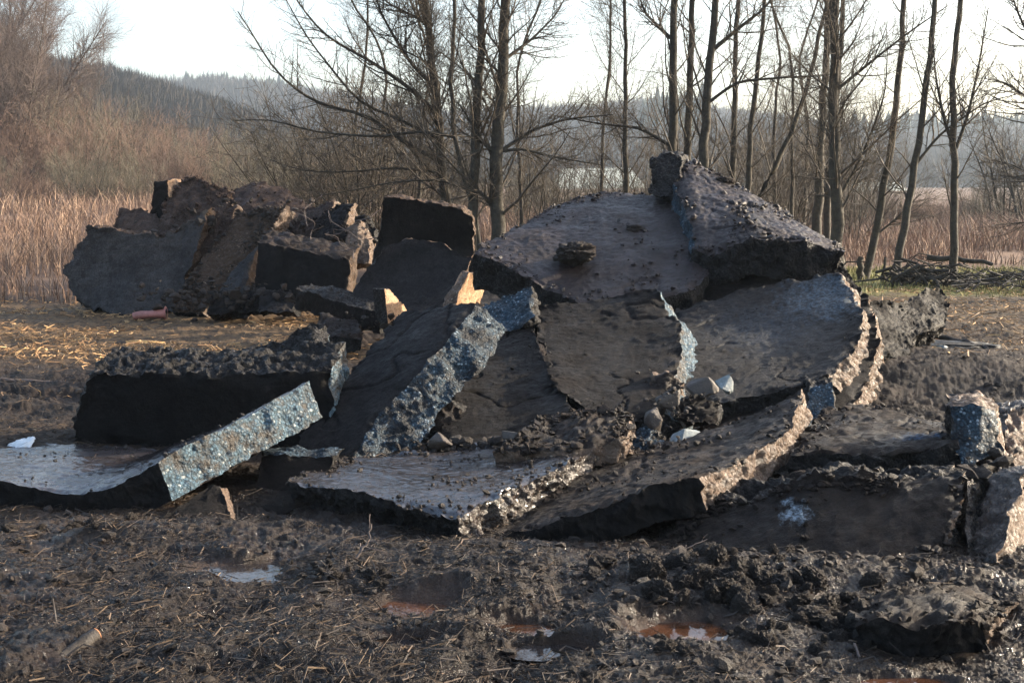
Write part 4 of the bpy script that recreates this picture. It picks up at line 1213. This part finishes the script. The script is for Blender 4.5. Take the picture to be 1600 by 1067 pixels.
# --- rear middle
slab('concrete_slab', 'tall black curved slab standing alone behind the pile, left of the trunks',
     [(565, 470, 13.2), (650, 470, 13.2), (738, 440, 13.3)], [(600, 308, 13.3), (660, 315, 13.3), (722, 326, 13.3), (740, 340, 13.35)],
     left=[(588, 380, 13.4)], right=[(740, 390, 13.45)], T=(.01, .14, .02), face='face_shade', edges=E('frac_dark', 'frac_earth', 'frac_earth', 'frac_dark'), eamp=.025, seed=30, res=.025, bulge=-.05,
     elabels={1: 'sunlit rim'})
slab('concrete_slab', 'lower curved dark slab in front of the tall black one',
     [(530, 492, 12.1), (620, 500, 11.9), (700, 478, 12.0)], [(598, 386, 12.5), (630, 371, 12.55), (690, 385, 12.5), (736, 402, 12.4)],
     left=[(560, 445, 12.4)], right=[(722, 440, 12.25)], T=(.0, .13, -.03), face='face_grey', edges=E('frac_dark', 'frac_earth', 'frac_earth', 'frac_dark'), eamp=.02, seed=31, res=.025, bulge=-.06)
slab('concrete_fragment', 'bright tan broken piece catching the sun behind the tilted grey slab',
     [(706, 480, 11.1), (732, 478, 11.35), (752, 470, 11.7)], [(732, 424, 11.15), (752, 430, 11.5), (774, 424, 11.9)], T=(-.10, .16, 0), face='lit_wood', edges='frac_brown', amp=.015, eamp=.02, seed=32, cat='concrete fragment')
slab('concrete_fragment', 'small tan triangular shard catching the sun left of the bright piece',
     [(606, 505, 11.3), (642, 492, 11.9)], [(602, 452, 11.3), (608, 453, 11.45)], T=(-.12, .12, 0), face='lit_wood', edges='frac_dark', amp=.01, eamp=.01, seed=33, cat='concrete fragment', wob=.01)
slab('concrete_slab', 'narrow dark slab lying like a beam between the two heaps',
     [(462, 478, 12.3), (520, 500, 12.0), (592, 522, 11.6)], [(458, 450, 12.3), (520, 468, 12.0), (592, 490, 11.6)], T=(.12, .35, .02), face='face_dark', edges=E(f_='frac_dark'), amp=.015, eamp=.03, seed=34, crumbs=200, res=.022)
slab('concrete_fragment', 'low crusted lump in front of the beam like slab',
     [(492, 525, 11.2), (565, 530, 11.1)], [(500, 490, 11.6), (560, 505, 11.5)], t=.12, face='face_brown', edges='frac_dark', amp=.03, eamp=.03, seed=35, crumbs=300, cat='concrete fragment', res=.022)
# --- rear left heap
slab('concrete_slab', 'large dark curved slab forming the left end of the rear heap',
     [(128, 478, 15.1), (190, 490, 14.8), (268, 486, 14.9)], [(140, 352, 15.2), (200, 364, 15.2), (250, 372, 15.2), (290, 352, 15.3), (322, 330, 15.4)],
     left=[(98, 425, 15.2)], right=[(300, 415, 15.1)], T=(.04, .24, -.02), face='face_slate', edges=E('frac_dark', 'frac_earth', 'frac_earth', 'frac_dark'), amp=.018, eamp=.05, seed=40, res=.025, bulge=-.05,
     elabels={1: 'rough brown right edge'}, grit=.015)
slab('concrete_slab', 'flat brown slab peeping over the left end slab of the rear heap',
     [(165, 385, 15.9), (300, 385, 15.8)], [(186, 326, 16.3), (215, 326, 16.3), (290, 352, 16.1)], t=.15, face='face_rust', edges='frac_earth', amp=.02, eamp=.03, seed=41, crumbs=300, res=.025)
slab('concrete_fragment', 'small upright chunk with an orange lit side on the rear heap, left of its peak',
     [(236, 345, 16.3), (262, 345, 16.3)], [(242, 284, 16.4), (264, 281, 16.4)], T=(.10, .22, 0), face='face_dark', edges=E(r_='lit_wood'), amp=.015, eamp=.02, seed=42, cat='concrete fragment', res=.022)
slab('concrete_slab', 'ragged brown slab forming the peak of the rear heap',
     [(240, 370, 15.9), (300, 385, 15.6), (350, 380, 15.6)], [(262, 300, 16.5), (302, 278, 16.6), (330, 290, 16.5), (362, 300, 16.4)], t=.2, face='face_rust', edges='frac_earth', amp=.05, eamp=.04, seed=43,
     crumbs=900, csize=(.01, .045), res=.022, cmat='clod')
slab('concrete_slab', 'crusty slab leaning right with a thin sunlit edge, middle of the rear heap',
     [(268, 486, 14.6), (318, 490, 14.5)], [(372, 335, 15.6), (408, 326, 15.5), (444, 322, 15.3)], left=[(320, 400, 15.2)], right=[(360, 430, 14.9), (410, 375, 15.1)],
     T=(.10, .14, -.10), face='frac_earth', edges=E('frac_dark', 'frac_brown', 'frac_brown', 'frac_dark'), amp=.04, eamp=.03, seed=44, crumbs=900, csize=(.01, .04), res=.022, cmat='clod', elabels={1: 'thin sunlit edge'})
slab('concrete_slab', 'dark slab slid beneath the leaning crusty slab of the rear heap',
     [(320, 492, 14.2), (370, 492, 14.2)], [(360, 425, 14.7), (402, 385, 14.9)], T=(.08, .14, -.08), face='face_slate', edges='frac_earth', amp=.02, eamp=.02, seed=45, res=.022, crumbs=100)
slab('concrete_slab', 'domed dark purple slab at the back right of the rear heap',
     [(350, 372, 15.9), (420, 385, 15.8), (492, 372, 16.0)], [(362, 298, 16.9), (400, 284, 17.0), (440, 292, 17.0), (486, 322, 16.8)], t=.2, face='face_rust', edges='frac_earth', amp=.03, eamp=.03, seed=46, bulge=.05, crumbs=500,
     csize=(.008, .03), res=.025)
slab('concrete_slab', 'box like slab with a plain dark front at the right of the rear heap',
     [(398, 455, 14.2), (470, 466, 14.1), (540, 476, 14.0)], [(402, 378, 14.3), (480, 392, 14.2), (548, 406, 14.1)], T=(.04, .45, .13), face='face_shade', under='face_dark', edges=E('frac_dark', 'frac_earth', 'face_brown', 'frac_dark'), amp=.012, eamp=.02, seed=47, res=.024)
for i, (a_, b_, c_, d_, Y, lab, mt) in enumerate([
        ((300, 400), (345, 420), (340, 312), (372, 322), 15.3, 'thin reddish slab wedged upright behind the leaning crusty slab', 'face_rust'),
        ((350, 440), (392, 425), (398, 352), (432, 340), 14.9, 'thin tilted brown flake under the sunlit edge', 'frac_brown'),
        ((440, 400), (500, 380), (470, 328), (520, 312), 15.4, 'reddish flake leaning behind the box like slab', 'face_rust'),
        ((478, 380), (540, 372), (508, 330), (552, 318), 15.1, 'dark tilted flake at the right top of the rear heap', 'face_dark'),
        ((255, 410), (300, 425), (300, 340), (338, 330), 15.35, 'broken brown flake between the left end slab and the peak', 'frac_earth'),
        ((372, 485), (420, 482), (385, 452), (428, 450), 14.0, 'dark flake at the foot of the box like slab', 'face_dark')]):
    slab('concrete_slab', lab, [(a_[0], a_[1], Y), (b_[0], b_[1], Y - .15)], [(c_[0], c_[1], Y + .5), (d_[0], d_[1], Y + .4)], T=(.04, .10, -.05),
         face=mt, edges=E(r_='frac_brown', f_='frac_brown'), amp=.03, eamp=.04, seed=100 + i, res=.024, wob=.05, crumbs=250, csize=(.006, .03), cmat='clod')
for i, (px, py, Y, w, hh, lab, mt) in enumerate([
        (505, 345, 15.8, 50, 34, 'dark splintered chunk behind the box like slab', 'face_rust'),
        (540, 335, 16.0, 36, 26, 'pale topped chunk at the right end of the rear heap', 'frac_brown'),
        (566, 350, 15.6, 34, 26, 'low dark chunk at the far right end of the rear heap', 'face_dark'),
        (470, 355, 15.6, 44, 30, 'brown chunk behind the domed slab and the box like slab', 'face_rust'),
        (555, 375, 14.8, 40, 50, 'tan earth chunk right of the box like slab', 'frac_brown'),
        (350, 468, 14.0, 50, 20, 'low dark chunk at the foot of the rear heap', 'face_dark'),
        (430, 470, 13.7, 54, 16, 'grey chunk under the box like slab', 'face_grey')]):
    slab('concrete_fragment', lab, [(px - w * .5, py + hh * .5 + 12, Y), (px + w * .5, py + hh * .5 + 14, Y - .05)],
         [(px - w * .35, py - hh * .35, Y + .3), (px + w * .1, py - hh * .6, Y + .3), (px + w * .45, py - hh * .2, Y + .3)], T=(.04, .22, -.05), face=mt, edges='frac_brown' if i in (1, 4) else 'frac_dark',
         amp=.04, eamp=.04, seed=60 + i, res=.022, cat='concrete fragment', wob=.06, crumbs=60)

for i, (px, py, Y, w, hh, lab, mt, em) in enumerate([
        (1040, 600, 7.6, 50, 50, 'brown broken lump beside the whitish rim of the cracked slab', 'face_brown', 'frac_brown'),
        (1010, 690, 6.9, 46, 60, 'blue black lump standing in the gap between the front slabs', 'frac_blue', 'frac_dark'),
        (1085, 640, 7.2, 70, 36, 'dark lump in the shade under the large right slab', 'face_dark', 'frac_dark'),
        (960, 640, 7.3, 60, 26, 'flat dark lump at the foot of the cracked slab', 'face_dark', 'frac_dark'),
        (1130, 690, 6.8, 70, 18, 'flat muddy piece behind the pale angular stone', 'face_brown', 'frac_dark'),
        (1520, 700, 6.4, 60, 40, 'dark lump left of the block with the blue face', 'face_brown', 'frac_brown'),
        (1530, 790, 5.8, 60, 40, 'brown lump between the ribbed slab and the blue faced block', 'frac_brown', 'frac_earth'),
        (700, 660, 7.3, 60, 60, 'crumbled brown lump at the foot of the blue speckled side', 'face_brown', 'frac_dark')]):
    slab('concrete_fragment', lab, [(px - w * .5, py + hh * .5, Y), (px + w * .5, py + hh * .5 + 2, Y - .05)],
         [(px - w * .35, py - hh * .35, Y + .15), (px + w * .1, py - hh * .5, Y + .15), (px + w * .45, py - hh * .2, Y + .15)], T=(.03, .15, -.03), face=mt, edges=em,
         amp=.03, eamp=.03, seed=80 + i, res=.013, cat='concrete fragment', wob=.05, crumbs=60)

# ------------------------------------------------------------------ loose stones in the pile
def stone(name, label, px, py, Y, w, h_, mat, seed, cat='stone', depth=None, facet=True):
    g = np.random.default_rng(seed + 900)
    rw = w / FPX * Y / 2; rh = h_ / FPX * Y / 2
    pts = g.standard_normal((11, 3)); pts /= np.linalg.norm(pts, axis=1, keepdims=True); pts *= g.uniform(.8, 1.1, (11, 1))
    bm = bmesh.new()
    for p in pts: bm.verts.new(p)
    bmesh.ops.convex_hull(bm, input=bm.verts[:])
    loose = [v for v in bm.verts if not v.link_faces]
    if loose: bmesh.ops.delete(bm, geom=loose, context='VERTS')
    bmesh.ops.bevel(bm, geom=bm.edges[:], offset=.08, segments=1, affect='EDGES')
    bmesh.ops.triangulate(bm, faces=bm.faces[:])
    bmesh.ops.subdivide_edges(bm, edges=bm.edges[:], cuts=2, use_grid_fill=True)
    V = np.array([v.co[:] for v in bm.verts])
    V = V * (1 + .10 * fbm(V + seed, 3, 4, seed))[:, None] * [rw, depth or (rw + rh) / 2, rh]
    for v, c in zip(bm.verts, V): v.co = c
    me = bpy.data.meshes.new(name); bm.to_mesh(me); bm.free(); me.materials.append(M[mat])
    o = link(name, me); o.location = tuple(P(px, py, Y)); tag(o, label, cat)
    return o
stone('stone', 'pale blue white angular stone between the two right slabs', 1068, 682, 6.85, 58, 38, 'stone_white', 1)
stone('stone', 'pinkish pale stone at the lower left of the large right slab', 1132, 602, 7.45, 36, 40, 'stone_white', 2)
stone('stone', 'smooth wet stone at the back of the wet front slab', 806, 678, 6.75, 52, 26, 'stone_grey', 4)
stone('stone', 'brown flat stone between the cracked slab and the large right slab', 1098, 604, 7.5, 60, 44, 'stone_grey', 5)
stone('stone', 'dark stone in the gap below the cracked slab rim', 1045, 622, 7.3, 50, 44, 'stone_grey', 6)
stone('stone', 'tall brown stone standing below the cracked slab rim', 1022, 655, 7.1, 40, 60, 'stone_grey', 7)
stone('stone', 'small round stone at the corner of the crumbly fragment', 972, 648, 7.0, 22, 18, 'stone_grey', 8)
stone('stone', 'dark rounded stone in the shade under the front slabs', 830, 885, 5.15, 74, 52, 'face_dark', 9)
stone('stone', 'small dark stone behind the triangular fragment', 378, 800, 6.0, 40, 28, 'face_dark', 10)
stone('stone', 'dark stone left of the wet front slab, near the ground', 430, 802, 6.0, 76, 32, 'face_dark', 11)
stone('stone', 'blue tinged stone beside the pale angular stone', 1025, 692, 6.8, 34, 30, 'frac_blue', 12)
stone('stone', 'brown stone at the foot of the blue sided slab', 690, 690, 6.9, 50, 36, 'stone_grey', 13)
stone('stone', 'pale stones clump in the mud beside the plank behind the right slab', 1470, 545, 10.2, 34, 14, 'stone_white', 14)
# rubble crumbs filling the gaps
g = np.random.default_rng(33)
Vp, Fp = [], []
for (cx, cy, rx, ry, Y0, Y1, n_, s0, s1) in [(1040, 640, 60, 50, 6.9, 7.4, 140, .005, .020), (960, 700, 60, 30, 6.5, 6.8, 160, .006, .018), (1100, 700, 90, 20, 6.5, 6.9, 160, .008, .03),
                                             (700, 698, 70, 12, 6.9, 7.0, 90, .01, .035), (380, 465, 130, 22, 13.9, 14.6, 420, .01, .06), (400, 350, 130, 30, 15.3, 15.8, 260, .01, .06), (640, 500, 90, 12, 11.3, 12, 160, .01, .04), (1540, 760, 50, 40, 5.7, 6.1, 180, .01, .05)]:
    pos = np.array([P(cx + g.normal() * rx * .55, cy + g.normal() * ry * .55, Y0 + (Y1 - Y0) * g.random()) for _ in range(n_)])
    v_, f_ = blobs(g, pos, s0 + (s1 - s0) * g.random(n_) ** 3, I1, .45, .8)
    Vp.append(v_); Fp.append(f_)
v_, f_ = join(list(zip(Vp, Fp)))
o = link('rubble', mesh_np('rubble', v_, f_, M['clod'], False)); tag(o, 'loose rubble and earth filling gaps between the slabs', 'rubble', kind='stuff')
# clods lying on the top slab
for (px, py, Y, w, lab) in [(898, 402, 9.95, .15, 'rough dry clod of mud lying on the broad top slab'), (993, 362, 10.55, .07, 'small clod of mud high on the broad top slab'), (1130, 286, 11.2, .075, 'black clod on the ridge of the highest slab')]:
    o = lump('mud_clod', P(px, py, Y) + [0, 0, w * .2], (w, w * .8, w * .55), M['clod'], int(px), .6, I5, freq=2.4); tag(o, lab, 'clod')

# ------------------------------------------------------------------ sticks, logs, small litter things
def stick(name, label, pts, r0, r1, mat='limb_wood', cat='stick', k=8, side=0, seed=0, group=None, n=16):
    g = np.random.default_rng(seed + 40)
    pl = resample([np.array(p) for p in pts], n, 1); pl[1:-1] += g.normal(0, r0 * .35, (n - 2, 3))
    off = pl[0].copy(); PL = (pl - off)[None]; RD = np.linspace(r0, r1, n)[None] * (1 + .12 * g.standard_normal(n))[None]
    parts = [tubes(PL, RD, k)]
    if side:
        s_ = sprout(g, PL, RD, side, .15, .95, (30, 70), (r0 * 12, r0 * 30), 6, wob=.25, rfac=.6, minr=.002); parts.append(tubes(*s_, 4))
    o = link(name, mesh_np(name, *join(parts), M[mat])); o.location = tuple(off); tag(o, label, cat, group)
    return o
# sawn log stub lower left
la, lb = P(85, 1040, 3.95), P(150, 990, 4.1)
root = empty('log', tuple(la)); ax = lb - la
v, f = tubes(resample([la * 0, ax], 10, 0)[None], np.linspace(.028, .024, 10)[None] * (1 + .05 * rng.standard_normal(10))[None], 12)
link('bark', mesh_np('bark', v, f, M['limb_wood']), root)
dd = ax / np.linalg.norm(ax)
v, f = tubes(np.array([[ax, ax + dd * .003, ax + dd * .0031]]), np.array([[.024, .022, .0001]]), 12)
link('cut_end', mesh_np('cut_end', v, f, M['endgrain']), root)
tag(root, 'sawn dark log stub with an orange cut end in the mud, lower left', 'log')
stick('branch', 'long thin pale branch lying on the mud at the left edge', [P(-40, 592, 9.9), P(60, 596, 9.9), P(132, 600, 9.9)], .018, .012, 'straw' if False else 'twig_pale', 'branch', seed=1)
stick('root', 'thick grey root curving in front of the wet slab', [P(490, 895, 5.05), P(530, 868, 5.15), P(580, 860, 5.2), P(650, 862, 5.2)], .022, .012, 'limb_wood', 'root', seed=2)
stick('root', 'pale forked root sticking up in front of the wet slab', [P(525, 895, 5.0), P(560, 870, 5.05), P(575, 845, 5.1), P(580, 818, 5.12)], .008, .004, 'twig_pale', 'root', side=7, seed=3)
stick('root', 'thin wiry root looping over the clod bank', [P(1035, 900, 5.0), P(1045, 870, 5.05), P(1070, 858, 5.1), P(1105, 842, 5.15)], .004, .002, 'twig_pale', 'root', side=5, seed=4)
stick('root', 'pale bent root standing in the wet mud at the lower right', [P(1335, 1005, 4.1), P(1345, 1030, 4.05), P(1362, 1048, 4.0)], .005, .003, 'twig_pale', 'root', seed=5)
stick('stick', 'thin stick lying across the puddled mud at the centre bottom', [P(770, 948, 4.75), P(800, 962, 4.65), P(825, 972, 4.6)], .005, .003, 'twig_pale', 'stick', seed=6)
stick('stick', 'long straw coloured stick in the mud at the lower left', [P(385, 945, 4.7), P(425, 965, 4.6), P(480, 998, 4.4)], .004, .003, 'twig_pale', 'stick', seed=7)
stick('stick', 'short pale stick on the mud left of the clods', [P(295, 993, 4.3), P(330, 994, 4.3)], .006, .004, 'straw' if False else 'twig_pale', 'stick', seed=8)
stick('stake', 'short dark sawn stake left of the leaning trees', [P(1345, 440, 20.2), P(1346, 402, 20.2)], .055, .05, 'bark', 'stake', seed=9, n=6)
stick('stake', 'thin pointed stake between the leaning trees', [P(1377, 455, 19.6), P(1383, 402, 19.6)], .04, .02, 'bark', 'stake', seed=10, n=6)
o = lump('wood_chip', P(222, 537, 12.2) , (.20, .07, .03), M['orange_chip'], 3, .5, freq=2.5); tag(o, 'bright yellow splintered wood chip in the straw behind the black slab', 'wood chip')
root = empty('crushed_tube', tuple(P(235, 492, 14.2)))
v, f = tubes(np.array([[[-.19, 0, -.02], [-.1, 0, 0], [0, -.01, .01], [.1, 0, .02], [.17, .02, .025]]]), np.array([[.055, .06, .05, .07, .075]]), 12); v[:, 2] *= .8
link('tube_body', mesh_np('tube_body', v, f, M['pink']), root)
v, f = tubes(np.array([[[.168, .02, .02], [.175, .02, .02], [.18, .02, .02]]]), np.array([[.078, .078, .05]]), 12)
link('rim', mesh_np('rim', v, f, M['pink']), root)
tag(root, 'crushed pink plastic tube lying before the rear heap', 'plastic tube')
B, F = I4
Vp_ = B * [.09, .06, .012]; Vp_[:, 2] += .03 * fbm(B, 2.0, 3, 5) + .02 * B[:, 0]
Vp_[:, 0] *= 1 + .3 * fbm(B, 3, 3, 8); Vp_[:, 1] *= 1 + .4 * fbm(B, 3, 3, 9)
o = link('plastic_scrap', mesh_np('plastic_scrap', Vp_, F, M['paper'])); o.location = tuple(P(30, 697, 7.25)); o.rotation_euler = (.35, -.25, .3)
tag(o, 'crumpled white scrap at the left edge behind the curled slab', 'scrap')

# plank behind the right slab
stick('plank', 'dark plank lying on the mud behind the crumpled slab', [P(1425, 518, 10.9), P(1490, 530, 10.8), P(1545, 548, 10.4)], .03, .022, 'limb_wood', 'plank', k=4, seed=11)
o = lump('plastic_sheet', P(1475, 540, 10.6), (.42, .22, .03), M['metal_wet'], 9, .5, freq=2.2); tag(o, 'shiny wet sheet lying flat in the mud behind the crumpled slab', 'sheet')

# brush heap right
root = empty('brush_heap', tuple(G(1450, 448)))
g = np.random.default_rng(50); b0 = G(1450, 448)
n_ = 110
c_ = np.stack([g.normal(0, .38, n_), g.normal(0, .3, n_), .02 + np.abs(g.normal(0, .15, n_))], 1)
v, f, c = litter(c_[:, 0], c_[:, 1], c_[:, 2], .2 + .6 * g.random(n_), .008 + .022 * g.random(n_) ** 2, g, .45, k=5)
link('branch_tangle', mesh_np('branch_tangle', v, f, M['bark_dark']), root)['kind'] = 'stuff'
for (p0, p1, rr) in [((1448, 402, 20.0), (1550, 411, 19.6), .05), ((1400, 458, 18.9), (1440, 425, 19.6), .055), ((1405, 440, 19.6), (1440, 415, 20), .03), ((1440, 425, 19.6), (1530, 440, 19.3), .03)]:
    a_, b_ = P(*p0) - b0, P(*p1) - b0
    v, f = tubes(resample([a_, b_], 8, 0)[None] + g.normal(0, .012, (1, 8, 3)), np.linspace(rr, rr * .6, 8)[None], 8)
    link('log', mesh_np('log', v, f, M['bark_dark']), root)
tag(root, 'dark heap of cut logs and brushwood at the foot of the right trees', 'brush heap')
g = np.random.default_rng(51); n_ = 240
pt = np.array([G(1500 + 160 * g.random(), 436 + 24 * g.random()) for _ in range(n_)])
v, f, c = litter(pt[:, 0], pt[:, 1], .04 + .1 * g.random(n_), .12 + .4 * g.random(n_), .005 + .012 * g.random(n_) ** 2, g, .25, k=4)
o = link('brushwood', mesh_np('brushwood', v, f, M['limb_wood'])); tag(o, 'low scattered brushwood at the right edge beside the brush heap', 'brushwood', kind='stuff')

# wiry stems over the rear heap
for i in range(8):
    g = np.random.default_rng(i + 70)
    x0 = 455 + 120 * g.random(); y0 = 345 + 60 * g.random()
    pts = [P(x0, y0, 13.8)]
    ang = g.random() * 6.28
    for k in range(4):
        ang += g.normal() * .9
        x0 += 22 * math.cos(ang); y0 += 10 * math.sin(ang) - 4
        pts.append(P(x0, y0, 13.8 + .1 * g.normal()))
    stick('dry_stem', 'thin wiry dry stem tangled over the right end of the rear heap', pts, .006, .003, 'twig_pale', 'stem', k=4, side=3, seed=80 + i, group='wiry stems over the rear heap')
# long grass tufts at the border of the rear heap
g = np.random.default_rng(91)
# ------------------------------------------------------------------ haze
bm = bmesh.new(); bmesh.ops.create_cube(bm, size=1)
me = bpy.data.meshes.new('haze'); bm.to_mesh(me); bm.free()
hz = link('haze', me); hz.scale = (3000, 3000, 200); hz.location = (0, 0, 95)
m = bpy.data.materials.new('haze_air'); m.use_nodes = True; m.node_tree.nodes.clear()
ho = m.node_tree.nodes.new('ShaderNodeOutputMaterial'); pv = m.node_tree.nodes.new('ShaderNodeVolumePrincipled')
pv.inputs['Color'].default_value = (.74, .86, 1.0, 1); pv.inputs['Density'].default_value = .00036; pv.inputs['Anisotropy'].default_value = .3
m.node_tree.links.new(pv.outputs[0], ho.inputs['Volume']); me.materials.append(m)
tag(hz, kind='stuff')
print('slab tris', TRI[0], 'total', sum(len(o.data.polygons) for o in SC.objects if o.type == 'MESH'))
